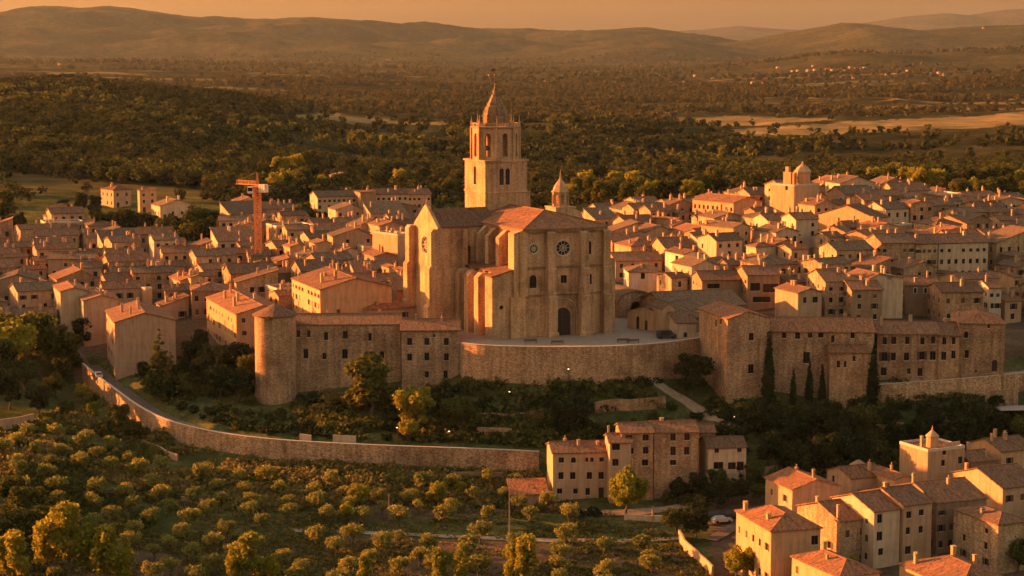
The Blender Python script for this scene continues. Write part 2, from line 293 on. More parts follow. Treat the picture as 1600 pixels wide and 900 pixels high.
# ------------------------------------------------------------ mesh builder
def tagp(o, label=None, cat=None, group=None, kind=None):
    if label: o['label'] = label
    if cat: o['category'] = cat
    if group: o['group'] = group
    if kind: o['kind'] = kind
    return o
def empty(name, loc, rz=0, label=None, cat=None, group=None):
    o = bpy.data.objects.new(name, None); COL.objects.link(o); o.location = loc; o.rotation_euler = (0, 0, rz)
    o.empty_display_size = .3; return tagp(o, label, cat, group)
def link(name, me, parent=None):
    o = bpy.data.objects.new(name, me); COL.objects.link(o)
    if parent is not None: o.parent = parent
    return o
class MB:
    def __init__(s): s.v = []; s.f = []; s.m = []; s.uv = []
    def poly(s, pts, mi=0, uv=None):
        n = len(s.v); s.v += [tuple(p) for p in pts]; s.f.append(tuple(range(n, n + len(pts)))); s.m.append(mi)
        s.uv.append(uv or [(0, 0)] * len(pts))
    def box(s, x0, x1, y0, y1, z0, z1, mi=0):
        P = [(x0, y0, z0), (x1, y0, z0), (x1, y1, z0), (x0, y1, z0), (x0, y0, z1), (x1, y0, z1), (x1, y1, z1), (x0, y1, z1)]
        for q in ((0, 3, 2, 1), (4, 5, 6, 7), (0, 1, 5, 4), (1, 2, 6, 5), (2, 3, 7, 6), (3, 0, 4, 7)): s.poly([P[i] for i in q], mi)
    def prism(s, base, top, mi=0, cap=True):
        """base / top: lists of 3-D points, counter-clockwise from above"""
        n = len(base)
        for i in range(n):
            j = (i + 1) % n; s.poly([base[i], base[j], top[j], top[i]], mi)
        if cap: s.poly(list(top), mi); s.poly(list(base)[::-1], mi)
    def lathe(s, c, prof, n=16, mi=0, ph=0, cap=True):
        rings = []
        for r, z in prof: rings.append([(c[0] + r * math.cos(ph + 2 * math.pi * i / n), c[1] + r * math.sin(ph + 2 * math.pi * i / n), c[2] + z) for i in range(n)])
        for a, b in zip(rings[:-1], rings[1:]):
            for i in range(n):
                j = (i + 1) % n; s.poly([a[i], a[j], b[j], b[i]], mi)
        if cap: s.poly(rings[-1], mi); s.poly(rings[0][::-1], mi)
    def tube(s, p, q, r0, r1=None, n=6, mi=0):
        p = Vector(p); q = Vector(q); r1 = r0 if r1 is None else r1; d = (q - p)
        if d.length < 1e-6: return
        d.normalize(); a = d.orthogonal().normalized(); b = d.cross(a)
        A = [p + (a * math.cos(2 * math.pi * i / n) + b * math.sin(2 * math.pi * i / n)) * r0 for i in range(n)]
        B = [q + (a * math.cos(2 * math.pi * i / n) + b * math.sin(2 * math.pi * i / n)) * r1 for i in range(n)]
        for i in range(n):
            j = (i + 1) % n; s.poly([A[i], A[j], B[j], B[i]], mi)
        s.poly(A[::-1], mi); s.poly(B, mi)
    def panel(s, P, d, outer, holes=(), depth=.3, mi=0):
        """vertical wall sheet: origin P, direction d (unit 2-D); outer and holes are lists of (x, z); holes get reveals inwards"""
        nx, ny = d[1], -d[0]
        def w(x, z, k=0): return (P[0] + d[0] * x - nx * k, P[1] + d[1] * x - ny * k, z)
        loops = [list(outer)] + [list(h) for h in holes]
        flat = [p for l in loops for p in l]
        tris = tessellate_polygon([[Vector((p[0], p[1], 0)) for p in l] for l in loops])
        for tr in tris:
            a, b, c = [flat[i] for i in tr]
            if (b[0] - a[0]) * (c[1] - a[1]) - (b[1] - a[1]) * (c[0] - a[0]) < 0: b, c = c, b
            s.poly([w(*a), w(*b), w(*c)], mi)
        for h in holes:
            for i in range(len(h)):
                a = h[i]; b = h[(i + 1) % len(h)]
                s.poly([w(*a), w(*b), w(*b, depth), w(*a, depth)][::-1], mi)
    def mesh(s, name, mats, smooth=False):
        me = bpy.data.meshes.new(name); me.from_pydata(s.v, [], s.f)
        for m in mats: me.materials.append(M[m])
        me.polygons.foreach_set('material_index', s.m)
        uvl = me.uv_layers.new(name='UVMap'); uvl.data.foreach_set('uv', [c for f in s.uv for p in f for c in p])
        if smooth: me.polygons.foreach_set('use_smooth', [True] * len(s.f))
        me.update(); return me
    def build(s, name, mats, parent=None, smooth=False):
        if isinstance(mats, str): mats = [mats]
        return link(name, s.mesh(name, mats, smooth), parent)
def arch(x, z0, w, h, n=8):
    r = w / 2; pts = [(x - r, z0), (x + r, z0)]
    for i in range(n + 1):
        a = math.pi * i / n; pts.append((x + r * math.cos(a), z0 + h - r + r * math.sin(a)))
    return pts
def circ(x, z, r, n=20): return [(x + r * math.cos(2 * math.pi * i / n), z + r * math.sin(2 * math.pi * i / n)) for i in range(n)]
def rect(x, z0, w, h): return [(x - w / 2, z0), (x + w / 2, z0), (x + w / 2, z0 + h), (x - w / 2, z0 + h)]

# windows: an object placed on its facade, mesh shared by size and kind
_wc = {}
def window_mesh(loop, key, kind):
    k = (key, kind)
    if k in _wc: return _wc[k]
    xs = [p[0] for p in loop]; zs = [p[1] for p in loop]; w = max(xs) - min(xs); h = max(zs) - min(zs)
    fr = MB(); gl = MB(); fm = 'frame'; gm = 'glass'
    y = .2
    gl.poly([(p[0], y, p[1]) for p in loop])
    x0, x1, z0, z1 = min(xs), max(xs), min(zs), max(zs)
    if kind in ('win', 'pale', 'far'):
        b = .06; e = y - .05
        if len(loop) == 4:
            fr.box(x0, x1, e, y, z0, z0 + b); fr.box(x0, x1, e, y, z1 - b, z1); fr.box(x0, x0 + b, e, y, z0 + b, z1 - b); fr.box(x1 - b, x1, e, y, z0 + b, z1 - b)
        fr.box(-b / 2, b / 2, e - .01, y - .01, z0 + b, z1 - b)
        if kind != 'far': fr.box(x0 - .12, x1 + .12, -.09, .1, z0 - .12, z0 - .004, 1)
        if kind == 'pale':
            for (a, c, d_, e_) in ((x0 - .14, x0 - .003, z0, z1 + .14), (x1 + .003, x1 + .14, z0, z1 + .14), (x0 - .003, x1 + .003, z1 + .003, z1 + .14)): fr.box(a, c, -.04, .05, d_, e_, 2)
    elif kind in ('shut', 'gshut'):
        fr.box(x0 + .02, -.01, .06, .1, z0 + .02, z1 - .02, 3); fr.box(.01, x1 - .02, .06, .1, z0 + .02, z1 - .02, 3)
        fr.box(x0 - .1, x1 + .1, -.08, .1, z0 - .12, z0 - .004, 1)
    elif kind == 'open':
        for sx in (-1, 1):
            a, c = (x0 - w / 2, x0 - .02) if sx < 0 else (x1 + .02, x1 + w / 2)
            fr.box(a, c, -.07, -.02, z0, z1, 3)
        fr.box(x0, x1, y - .05, y, z0, z0 + .06); fr.box(-.03, .03, y - .05, y - .01, z0 + .06, z1)
        fr.box(x0 - .1, x1 + .1, -.08, .1, z0 - .12, z0 - .004, 1)
    elif kind == 'door':
        fr.box(x0, x0 + .12, .1, y, z0, z1 - (w / 2 if len(loop) > 4 else 0)); fr.box(x1 - .12, x1, .1, y, z0, z1 - (w / 2 if len(loop) > 4 else 0)); gm = 'wood'
        fr.box(-.03, .03, .12, y, z0, z1 - .1)
    elif kind == 'rose':
        r = w / 2; zc = (z0 + z1) / 2
        for i in range(10):
            a = 2 * math.pi * i / 10; fr.tube((0, y - .06, zc), (math.cos(a) * r, y - .06, zc + math.sin(a) * r), .07, n=4, mi=1)
        for rr in (.45 * r, r * .97):
            L = circ(0, zc, rr, 20)
            for i in range(20): fr.tube((L[i][0], y - .06, L[i][1]), (L[(i + 1) % 20][0], y - .06, L[(i + 1) % 20][1]), .1, n=4, mi=1)
        L = circ(0, zc, r + .22, 20)
        for i in range(20): fr.tube((L[i][0], -.02, L[i][1]), (L[(i + 1) % 20][0], -.02, L[(i + 1) % 20][1]), .16, n=5, mi=1)
    sh = 'gshutter' if kind == 'gshut' else 'shutter'
    a = fr.mesh('window', [fm, 'sill', 'paleframe', sh]); g = gl.mesh('pane', [gm]); c = (a, g)
    if kind == 'far':   # small in the picture: one mesh, glass and frame together
        n = MB(); n.v = list(fr.v); n.f = list(fr.f); n.m = list(fr.m); n.uv = list(fr.uv)
        n.poly([(p[0], y, p[1]) for p in loop], 4); a = n.mesh('window', [fm, 'sill', 'paleframe', sh, 'glass']); c = (a, None)
    _wc[k] = c; return c
def put_window(parent, P, d, loop_fn, x, z0, w, h, kind='win', name='window'):
    w = round(w * 5) / 5 if loop_fn is rect and w > .5 else w; h = round(h * 5) / 5 if loop_fn is rect and h > .5 else h
    lp = loop_fn(0, 0, w, h); a, g = window_mesh(lp, (loop_fn.__name__, round(w, 3), round(h, 3)), kind)
    o = link(name, a, parent); o.location = (P[0] + d[0] * x, P[1] + d[1] * x, z0); o.rotation_euler = (0, 0, math.atan2(d[1], d[0]))
    if g:
        link('door_leaf' if kind == 'door' else 'pane', g, o)
    return loop_fn(x, z0, w, h)
def circw(x, z0, w, h): return circ(x, z0 + w / 2, w / 2)
# ------------------------------------------------------------ houses
FOOT = []      # footprints: (x, y, th, W, D) of the front-left corner frame
ITEMS = []     # things whose label is finished at the end from landmarks: (obj, text, x, y, z)
def in_foot(x, y, m=0.0):
    for fx, fy, th, W, D in FOOT:
        dx = x - fx; dy = y - fy
        if abs(dx) + abs(dy) > 90: continue
        a = dx * math.cos(th) + dy * math.sin(th); b = -dx * math.sin(th) + dy * math.cos(th)
        if -m < a < W + m and -m < b < D + m: return True
    return False
def facade(W, D, k):
    return {'f': ((0, 0), (1, 0), W), 'l': ((0, D), (0, -1), D), 'r': ((W, 0), (0, 1), D), 'b': ((W, D), (-1, 0), W)}[k]
def pix_on(root, W, D, k, u, v):
    """facade coordinates (x, z) of a pixel, in the frame of a house"""
    P, d, L = facade(W, D, k); th = root.rotation_euler.z; o = root.location
    c, s = math.cos(th), math.sin(th)
    Pw = (o.x + P[0] * c - P[1] * s, o.y + P[0] * s + P[1] * c); dw = (d[0] * c - d[1] * s, d[0] * s + d[1] * c)
    r = ray(u, v); nx, ny = dw[1], -dw[0]
    k_ = (Pw[0] * nx + Pw[1] * ny) / (r[0] * nx + r[1] * ny)
    X = r[0] * k_; Y = r[1] * k_; zz = HC + r[2] * k_
    return (X - Pw[0]) * dw[0] + (Y - Pw[1]) * dw[1], zz - o.z
def roof_slab(mb, pts, zf, th=.16, du=(1, 0), mi=0):
    top = [Vector((x, y, zf(x, y) + th)) for x, y in pts]; bot = [Vector((x, y, zf(x, y) - .03)) for x, y in pts]
    a = Vector(du)
    dv = Vector((-a.y, a.x)); sl = math.sqrt(1 + ((zf(pts[0][0] + dv.x, pts[0][1] + dv.y) - zf(*pts[0])) ** 2))
    uv = [((p[0] * a.x + p[1] * a.y), (p[0] * dv.x + p[1] * dv.y) * sl) for p in pts]
    mb.poly(top, mi, uv); mb.poly(bot[::-1], mi, uv[::-1])
    n = len(pts)
    for i in range(n):
        j = (i + 1) % n; mb.poly([bot[i], bot[j], top[j], top[i]], mi, [uv[i], uv[j], uv[j], uv[i]])
def chimney(parent, x, y, z0, h=1.4, w=.55, mat='tan', style=0):
    c = MB(); c.box(x - w / 2, x + w / 2, y - w / 2, y + w / 2, z0, z0 + h); c.box(x - w / 2 - .08, x + w / 2 + .08, y - w / 2 - .08, y + w / 2 + .08, z0 + h, z0 + h + .12)
    if style == 1:
        for sx in (-1, 1): c.box(x + sx * w * .35 - .08, x + sx * w * .35 + .08, y - .2, y + .2, z0 + h + .12, z0 + h + .4)
        c.box(x - w / 2 - .05, x + w / 2 + .05, y - w / 2 - .05, y + w / 2 + .05, z0 + h + .4, z0 + h + .5)
    if style == 2: c.lathe((x, y, z0 + h + .12), [(.14, 0), (.12, .45), (.17, .5), (.17, .6)], 8)
    return c.build('chimney', mat, parent)
def antenna(parent, x, y, z0, h=2.2):
    c = MB(); c.tube((x, y, z0), (x, y, z0 + h), .035, n=4)
    for k in range(4): c.tube((x - .5 + .06 * k, y, z0 + h - .1 - .22 * k), (x + .5 - .06 * k, y, z0 + h - .1 - .22 * k), .02, n=3)
    return c.build('antenna', 'metal', parent)
def house(origin, th, W, D, h, roof='a', wall='tan', rm='tile', pitch=17, wins=(), chim=(), name='house', label=None, cat='house', group=None,
          over=.35, plinth=None, ant=False, ridge=.5, found=3.0, foot=True, cornice=False, loft=0):
    """origin: front-left ground corner. wins: (facade, x, z0, w, h, kind, fn)"""
    root = empty(name, origin, th, label, cat, group)
    if foot: FOOT.append((origin[0], origin[1], th, W, D))
    sl = math.tan(R(pitch))
    zf = {'a': lambda x, y: h + sl * (y if y < D * ridge else (D - y) * ridge / (1 - ridge)), 'b': lambda x, y: h + sl * (x if x < W * ridge else (W - x) * ridge / (1 - ridge)),
          'shed': lambda x, y: h + sl * x, 'sf': lambda x, y: h + sl * y, 'sb': lambda x, y: h + sl * (D - y), 'sr': lambda x, y: h + sl * (W - x),
          'hip': lambda x, y: h, 'flat': lambda x, y: h}[roof]
    mb = MB(); by = {'f': [], 'l': [], 'r': [], 'b': []}
    for w_ in wins: by[w_[0]].append(w_)
    for k in 'flrb':
        P, d, L = facade(W, D, k)
        xy = lambda t: (P[0] + d[0] * t, P[1] + d[1] * t)
        top = [(L, zf(*xy(L)))]
        if (roof == 'a' and k in 'lr') or (roof == 'b' and k in 'fb'):
            rp = ridge if k in 'rf' else 1 - ridge
            top.append((L * rp, zf(*xy(L * rp))))
        top.append((0, zf(*xy(0))))
        holes = []; done = []
        for (_, x, z0, w, hh, kind, fn) in by[k]:
            if x - w / 2 < .15 or x + w / 2 > L - .15: continue
            if any(abs(x - q[0]) < (w + q[2]) / 2 + .15 and abs(z0 + hh / 2 - q[1] - q[3] / 2) < (hh + q[3]) / 2 + .2 for q in done): continue
            done.append((x, z0, w, hh))
            holes.append(put_window(root, P, d, fn, x, z0, w, hh, kind, 'door' if kind == 'door' else 'window'))
        mb.panel(P, d, [(0, -found), (L, -found)] + top, holes, .2)
    if roof in ('hip', 'flat'): mb.poly([(0, 0, h - .5), (W, 0, h - .5), (W, D, h - .5), (0, D, h - .5)])
    wo = mb.build('wall', wall, root)
    rb = MB(); o = over
    if roof == 'a':
        ym = D * ridge
        roof_slab(rb, [(-o, -o), (W + o, -o), (W + o, ym), (-o, ym)], lambda x, y: h + sl * y, du=(1, 0))
        s2 = sl * ridge / (1 - ridge); roof_slab(rb, [(-o, ym), (W + o, ym), (W + o, D + o), (-o, D + o)], lambda x, y: h + s2 * (D - y), du=(1, 0))
        rb.box(-o, W + o, ym - .13, ym + .13, h + sl * ym + .12, h + sl * ym + .27)
    elif roof == 'b':
        xm = W * ridge
        roof_slab(rb, [(-o, -o), (xm, -o), (xm, D + o), (-o, D + o)], lambda x, y: h + sl * x, du=(0, 1))
        s2 = sl * ridge / (1 - ridge); roof_slab(rb, [(xm, -o), (W + o, -o), (W + o, D + o), (xm, D + o)], lambda x, y: h + s2 * (W - x), du=(0, 1))
        rb.box(xm - .13, xm + .13, -o, D + o, h + sl * xm + .12, h + sl * xm + .27)
    elif roof in ('shed', 'sr'): roof_slab(rb, [(-o, -o), (W + o, -o), (W + o, D + o), (-o, D + o)], zf, du=(0, 1))
    elif roof in ('sf', 'sb'): roof_slab(rb, [(-o, -o), (W + o, -o), (W + o, D + o), (-o, D + o)], zf, du=(1, 0))
    elif roof == 'hip':
        m = min(W, D) / 2; ax, ay = (m, D / 2), (W - m, D / 2)
        if D > W: ax, ay = (W / 2, m), (W / 2, D - m)
        e = [(-o, -o), (W + o, -o), (W + o, D + o), (-o, D + o)]
        f1 = lambda x, y: h + sl * y; f2 = lambda x, y: h + sl * (W - x); f3 = lambda x, y: h + sl * (D - y); f4 = lambda x, y: h + sl * x
        if D > W:
            roof_slab(rb, [e[0], e[1], ax], f1, du=(1, 0)); roof_slab(rb, [e[1], e[2], ay, ax], f2, du=(0, 1)); roof_slab(rb, [e[2], e[3], ay], f3, du=(1, 0)); roof_slab(rb, [e[3], e[0], ax, ay], f4, du=(0, 1))
        else:
            roof_slab(rb, [e[0], e[1], ay, ax], f1, du=(1, 0)); roof_slab(rb, [e[1], e[2], ay], f2, du=(0, 1)); roof_slab(rb, [e[2], e[3], ax, ay], f3, du=(1, 0)); roof_slab(rb, [e[3], e[0], ax], f4, du=(0, 1))
        zt = h + sl * m + .16
        rb.tube((*ax, zt - .03), (*ay, zt - .03), .13, n=6)
        for q, cx in ((ax, e[0]), (ax, e[1] if D > W else e[3]), (ay, e[2]), (ay, e[3] if D > W else e[1])):
            rb.tube((*q, zt - .03), (cx[0], cx[1], h - sl * o + .13), .12, n=6)
    else:
        rb.poly([(.25, .25, h - .35), (W - .25, .25, h - .35), (W - .25, D - .25, h - .35), (.25, D - .25, h - .35)], 0, [(0, 0), (W, 0), (W, D), (0, D)])
    if roof == 'flat':
        pp = MB()
        for a in ((-.06, W + .06, -.06, .25), (-.06, W + .06, D - .25, D + .06), (-.06, .25, .25, D - .25), (W - .25, W + .06, .25, D - .25)): pp.box(*a, h - .5, h + .12)
        pp.build('parapet', 'sill', root)
    ro = rb.build('roof', rm, root)
    if cornice:
        c = MB(); c.box(-.15, W + .15, -.15, -.003, h - .3, h - .05); c.box(-.15, -.003, -.003, D + .1, h - .3, h - .05); c.build('cornice', 'churchtrim', root)
    for q in chim:
        x, y = q[0] * W, q[1] * D
        z = (h + sl * min(x, W - x, y, D - y)) if roof == 'hip' else zf(x, y)
        chimney(ro, x, y, z - .3, q[2] if len(q) > 2 else 1.6, .6 + .15 * ((int(x * 7) % 3) - 1), wall if wall in ('tan', 'ochre', 'pale', 'pink') else 'tan', int(x * 5 + y * 3) % 3)
    if ant: antenna(ro, W * .6, D * .5, zf(W * .6, D * .5))
    return root
def grid(k, L, h, cols, rows, kinds=('win',), w=1.0, wh=1.4, miss=.1, top=1.0, bottom=0, rnd=random):
    out = []; fh = (h - .5) / rows; dark = kinds
    for r in range(rows):
        for c in range(cols):
            if rnd.random() < miss: continue
            x = L * (c + .5) / cols + rnd.uniform(-.15, .15); z = r * fh + fh * .36
            hh = wh * (.75 if r == rows - 1 and rows > 2 else 1)
            if r == 0 and bottom and c == bottom - 1: out.append((k, x, .05, 1.2, 2.2, 'door', rect))
            else: out.append((k, x, z, w, hh, rnd.choice(dark), rect))
    return out
HOUSES = {}
def hpx(key, u, v, h, th, Wp, Dp, roof='b', wall='tan', rm='tile', label=None, front=None, left=None, kinds=('win', 'shut', 'open'), Y=None, **kw):
    """house by the pixel of its near (front-left) eave corner; Wp / Dp: pixel widths of its front and left faces"""
    o = ground_at(u, v, h) if Y is None else at_y(u, v, Y) - Vector((0, 0, h))
    t = R(th); W = Wp * o.y / F / math.cos(t); D = Dp * o.y / F / max(.12, math.sin(t))
    if kw.get('Dm'): D = kw.pop('Dm')
    if kw.get('Wm'): W = kw.pop('Wm')
    W = max(2.2, W); D = min(max(D, 2.2), 40); far = o.y > 560
    kk = ('far',) if far else kinds
    rnd = random.Random(hash(key) % 1000 if not isinstance(key, str) else sum(map(ord, key)) * 7)
    wins = []
    if front is None: front = (max(1, int(W / 3.2)), max(1, int(h / 3)))
    if left is None: left = (max(1, int(D / 3.6)), max(1, int(h / 3))) if D > 4 else (0, 0)
    if isinstance(front, tuple) and front[0]: wins += grid('f', W, h, front[0], front[1], kk, miss=.14 if len(front) < 3 else front[2], rnd=rnd, bottom=rnd.choice((0, 1, 2)))
    if isinstance(left, tuple) and left[0]: wins += grid('l', D, h, left[0], left[1], kk, miss=.14 if len(left) < 3 else left[2], rnd=rnd)
    chim = kw.pop('chim', None)
    if chim is None: chim = [(rnd.uniform(.15, .85), rnd.uniform(.15, .85), rnd.uniform(1.2, 2.2)) for _ in range(rnd.choice((1, 2, 2, 3)))]
    if isinstance(front, list) or isinstance(left, list):
        tmp = bpy.data.objects.new('tmp', None); tmp.location = o; tmp.rotation_euler = (0, 0, t)
        for k, L in (('f', front), ('l', left)):
            if isinstance(L, list):
                for q in L:
                    pu, pv, pw_, ph = q[:4]; kind = q[4] if len(q) > 4 else 'win'; fn = q[5] if len(q) > 5 else rect
                    x1, z1 = pix_on(tmp, W, D, k, pu, pv + ph / 2); xa, _ = pix_on(tmp, W, D, k, pu - pw_ / 2, pv); xb, _ = pix_on(tmp, W, D, k, pu + pw_ / 2, pv)
                    wins.append((k, x1, max(.02, z1), max(.5, abs(xb - xa)), ph * o.y / F * 1.01, kind, fn))
        bpy.data.objects.remove(tmp)
    root = house(o, t, W, D, h, roof, wall, rm, wins=wins, chim=chim, label=label, **kw)
    HOUSES[key] = (root, W, D, h); return root

# ------------------------------------------------------------ the church (local frame: a along the front, b away, z up)
CO = at_z(769, 531, 0); CO.z = 0; CTH = R(27)
def build_church():
    root = empty('church', CO, CTH, 'huge ochre stone church with square bell tower standing on the walled terrace', 'church')
    FOOT.append((CO.x, CO.y, CTH, 38, 45)); FOOT.append((CO.x + math.cos(CTH) * -9 - math.sin(CTH) * 20, CO.y + math.sin(CTH) * -9 + math.cos(CTH) * 20, CTH, 12, 20))
    # left aisle block
    w = MB(); AX = 3.0
    w.panel((0, 0), (1, 0), [(0, -2), (8.9, -2), (8.9, 17.9), (0, 15.6)], [circ(2.6, 8, .55, 14)], .4)
    for (b0, b1) in ((0, 4), (8, 10.4), (13.9, 16.3), (19.3, 21.6)):
        if b0: w.panel((0, b0), (1, 0), [(0, -2), (AX, -2), (AX, 15.9), (1.2, 15.9), (0, 14.8)])
        w.panel((0, b1), (0, -1), [(0, -2), (b1 - b0, -2), (b1 - b0, 15.6 if not b0 else 14.8), (0, 14.8 if b0 else 15.6)])
        w.panel((AX, b1), (-1, 0), [(0, -2), (AX, -2), (AX, 14.8), (AX - 1.2, 15.9), (0, 15.9)])
        if b0: w.poly([(0, b0, 14.8), (1.2, b0, 15.9), (1.2, b1, 15.9), (0, b1, 14.8)]); w.poly([(1.2, b0, 15.9), (AX, b0, 15.9), (AX, b1, 15.9), (1.2, b1, 15.9)])
    segs = [4, 8, 10.4, 13.9, 16.3, 19.3, 21.6, 23]
    for i in range(0, 7, 2):
        a, b = segs[i], segs[i + 1]
        w.panel((AX, b), (0, -1), [(0, -2), (b - a, -2), (b - a, 16.2), (0, 16.2)], [arch((b - a) / 2, 6.5, .6, 3.4)], .4)
    w.build('aisle_wall', 'church', root)
    sl_ = 2.15 / 8.9; rf = MB()
    roof_slab(rf, [(-.3, -.3), (8.78, -.3), (8.78, 4.3), (-.3, 4.3)], lambda x, y: 15.75 + sl_ * x, du=(0, 1), th=.25)
    roof_slab(rf, [(AX - .4, 4.3), (8.78, 4.3), (8.78, 23), (AX - .4, 23)], lambda x, y: 15.75 + sl_ * x, du=(0, 1), th=.25)
    rf.build('aisle_roof', 'tile', root)
    # main body
    P = [(8.8, -.26), (15.66, -.86), (24.33, -2.39), (31.4, -1.4), (33.5, 3), (33.5, 31), (8.8, 31)]
    body = MB(); HM = 27.3
    def face(i, holes=(), dep=.55):
        a = Vector(P[i]); b = Vector(P[(i + 1) % len(P)]); d = (b - a); L = d.length; d.normalize()
        body.panel(tuple(a), tuple(d), [(0, -2), (L, -2), (L, HM), (0, HM)], holes, dep); return tuple(a), tuple(d), L
    def onface(i, u, v):
        a = Vector(P[i]); b = Vector(P[(i + 1) % len(P)]); d = (b - a).normalized(); c, s = math.cos(CTH), math.sin(CTH)
        aw = (CO.x + a.x * c - a.y * s, CO.y + a.x * s + a.y * c); dw = (d.x * c - d.y * s, d.x * s + d.y * c); n = (dw[1], -dw[0]); r = ray(u, v)
        k = (aw[0] * n[0] + aw[1] * n[1]) / (r[0] * n[0] + r[1] * n[1]); return (r[0] * k - aw[0]) * dw[0] + (r[1] * k - aw[1]) * dw[1], HC + r[2] * k
    def fw(i, specs):
        a = Vector(P[i]); b = Vector(P[(i + 1) % len(P)]); d = (b - a).normalized(); holes = []
        for (u, v, w_, h_, kind, fn, nm) in specs:
            x, z = onface(i, u, v); holes.append(put_window(root, tuple(a), tuple(d), fn, x, z - h_ / 2, w_, h_, kind, nm))
        face(i, holes)
    fw(0, [(834, 389, 2.3, 2.3, 'rose', circw, 'round_window'), (833, 440, 1.9, 3.3, 'win', arch, 'arched_window')])
    fw(1, [(880, 387.5, 3.8, 3.8, 'rose', circw, 'rose_window'), (880.5, 436, 1.9, 1.9, 'rose', circw, 'round_window')][:1] + [(881, 436, 1.5, 2.0, 'far', rect, 'niche')] + [(879.5, 503.5, 4.0, 7.6, 'door', arch, 'church_door')])
    fw(2, [(921, 387, 1.2, 3.4, 'win', arch, 'arched_window'), (922, 436, 1.2, 2.8, 'win', arch, 'arched_window')])
    fw(3, [])
    for i in (4, 5): face(i)
    body.panel((8.8, 31), (0, -1), [(0, -2), (31.26, -2), (31.26, HM), (0, HM)], [arch(13, 19.4, 1.2, 4.6), arch(20.5, 19.4, 1.2, 4.6), arch(27, 19.4, 1.2, 4.6)], .5)
    body.poly([(p[0], p[1], HM - .6) for p in P])
    body.build('body', 'church', root)
    # stepped buttresses of the main body
    bt = [(8.7, -.3, 3.0), (15.66, -.9, 1.15), (24.33, -2.4, 1.25), (31.4, -1.45, 1.15)]
    for k, (x, y, hw) in enumerate(bt):
        if k == 0:
            m = MB(); m.box(5.8, 8.9, -.62, 2.5, -2, 26.4); m.poly([(5.8, -.62, 26.4), (8.9, -.62, 26.4), (8.9, -.62, 27.1)]);
            m.prism([(5.8, -.62, 26.4), (8.9, -.62, 26.4), (8.9, 2.5, 26.4), (5.8, 2.5, 26.4)], [(8.2, -.62, 27.2), (8.9, -.62, 27.2), (8.9, 2.5, 27.2), (8.2, 2.5, 27.2)])
            m.box(4.9, 8.9, -.9, 2.2, -2, 10.5); m.box(7.4, 9.6, -.95, .3, 10.5, 27.0); m.build('buttress', 'church', root); continue
        m = MB()
        for (z0, z1, pr, ww) in ((-2, 1.2, 2.7, 1.3), (1.2, 10.4, 2.3, 1.12), (10.4, 17.4, 1.85, 1.0), (17.4, 26.6, 1.4, .9)):
            m.box(x - hw * ww, x + hw * ww, y - pr, y + .8, z0, z1 - .35)
            m.prism([(x - hw * ww, y - pr, z1 - .35), (x + hw * ww, y - pr, z1 - .35), (x + hw * ww, y + .8, z1 - .35), (x - hw * ww, y + .8, z1 - .35)],
                    [(x - hw * ww, y - pr + .3, z1), (x + hw * ww, y - pr + .3, z1), (x + hw * ww, y + .8, z1), (x - hw * ww, y + .8, z1)])
        m.build('buttress', 'church', root)
    # upper left piers
    for b0, b1 in ((8, 9.8), (14.2, 16.0), (20, 21.6)):
        m = MB(); m.box(5.9, 8.9, b0, b1, 14, 24.6); m.prism([(5.9, b0, 24.6), (8.9, b0, 24.6), (8.9, b1, 24.6), (5.9, b1, 24.6)], [(8.3, b0, 26.6), (8.9, b0, 26.6), (8.9, b1, 26.6), (8.3, b1, 26.6)])
        m.build('buttress', 'church', root)
    # string courses and cornice
    for z, e, hh, nm in ((10.3, .3, .45, 'string_course'), (17.3, .34, .5, 'string_course'), (26.5, .7, .75, 'cornice')):
        m = MB(); Q = P[:5]
        for a, b in zip(Q[:-1], Q[1:]):
            a = Vector(a); b = Vector(b); d = (b - a).normalized(); n = Vector((d.y, -d.x)); a2 = a + n * e; b2 = b + n * e
            m.prism([(*a2, z), (*b2, z), (*b, z), (*a, z)], [(*a2, z + hh), (*b2, z + hh), (*b, z + hh), (*a, z + hh)])
        if nm == 'cornice': m.box(8.4, 8.8, -.2, 31, z, z + hh)
        m.build(nm, 'darkstone', root)
    # portal: nested arches and lettered band of plain stone
    m = MB(); a = Vector(P[1]); b = Vector(P[2]); d = (b - a).normalized(); n = Vector((d.y, -d.x)); px, _ = onface(1, 879.5, 500)
    zt = 6.0
    for r_, pr in ((2.35, .15), (2.9, .35), (3.5, .6)):
        pts = [(px + r_ * math.cos(math.pi * i / 14), zt + r_ * math.sin(math.pi * i / 14)) for i in range(15)]; pts = [(px + r_, 0)] + pts + [(px - r_, 0)]
        W3 = lambda p: (a.x + d.x * p[0] + n.x * pr, a.y + d.y * p[0] + n.y * pr, p[1])
        for p, q in zip(pts[:-1], pts[1:]): m.tube(W3(p), W3(q), .24, n=5)
    q = a + d * px; m.prism([(q.x - d.x * 3.9 + n.x * .0, q.y - d.y * 3.9, 10.7), (q.x - d.x * 3.9 + n.x * .5, q.y - d.y * 3.9 + n.y * .5, 10.7), (q.x + d.x * 3.9 + n.x * .5, q.y + d.y * 3.9 + n.y * .5, 10.7), (q.x + d.x * 3.9, q.y + d.y * 3.9, 10.7)],
                           [(q.x - d.x * 3.9, q.y - d.y * 3.9, 11.1), (q.x - d.x * 3.9 + n.x * .5, q.y - d.y * 3.9 + n.y * .5, 11.1), (q.x + d.x * 3.9 + n.x * .5, q.y + d.y * 3.9 + n.y * .5, 11.1), (q.x + d.x * 3.9, q.y + d.y * 3.9, 11.1)])
    m.build('portal', 'churchtrim', root)
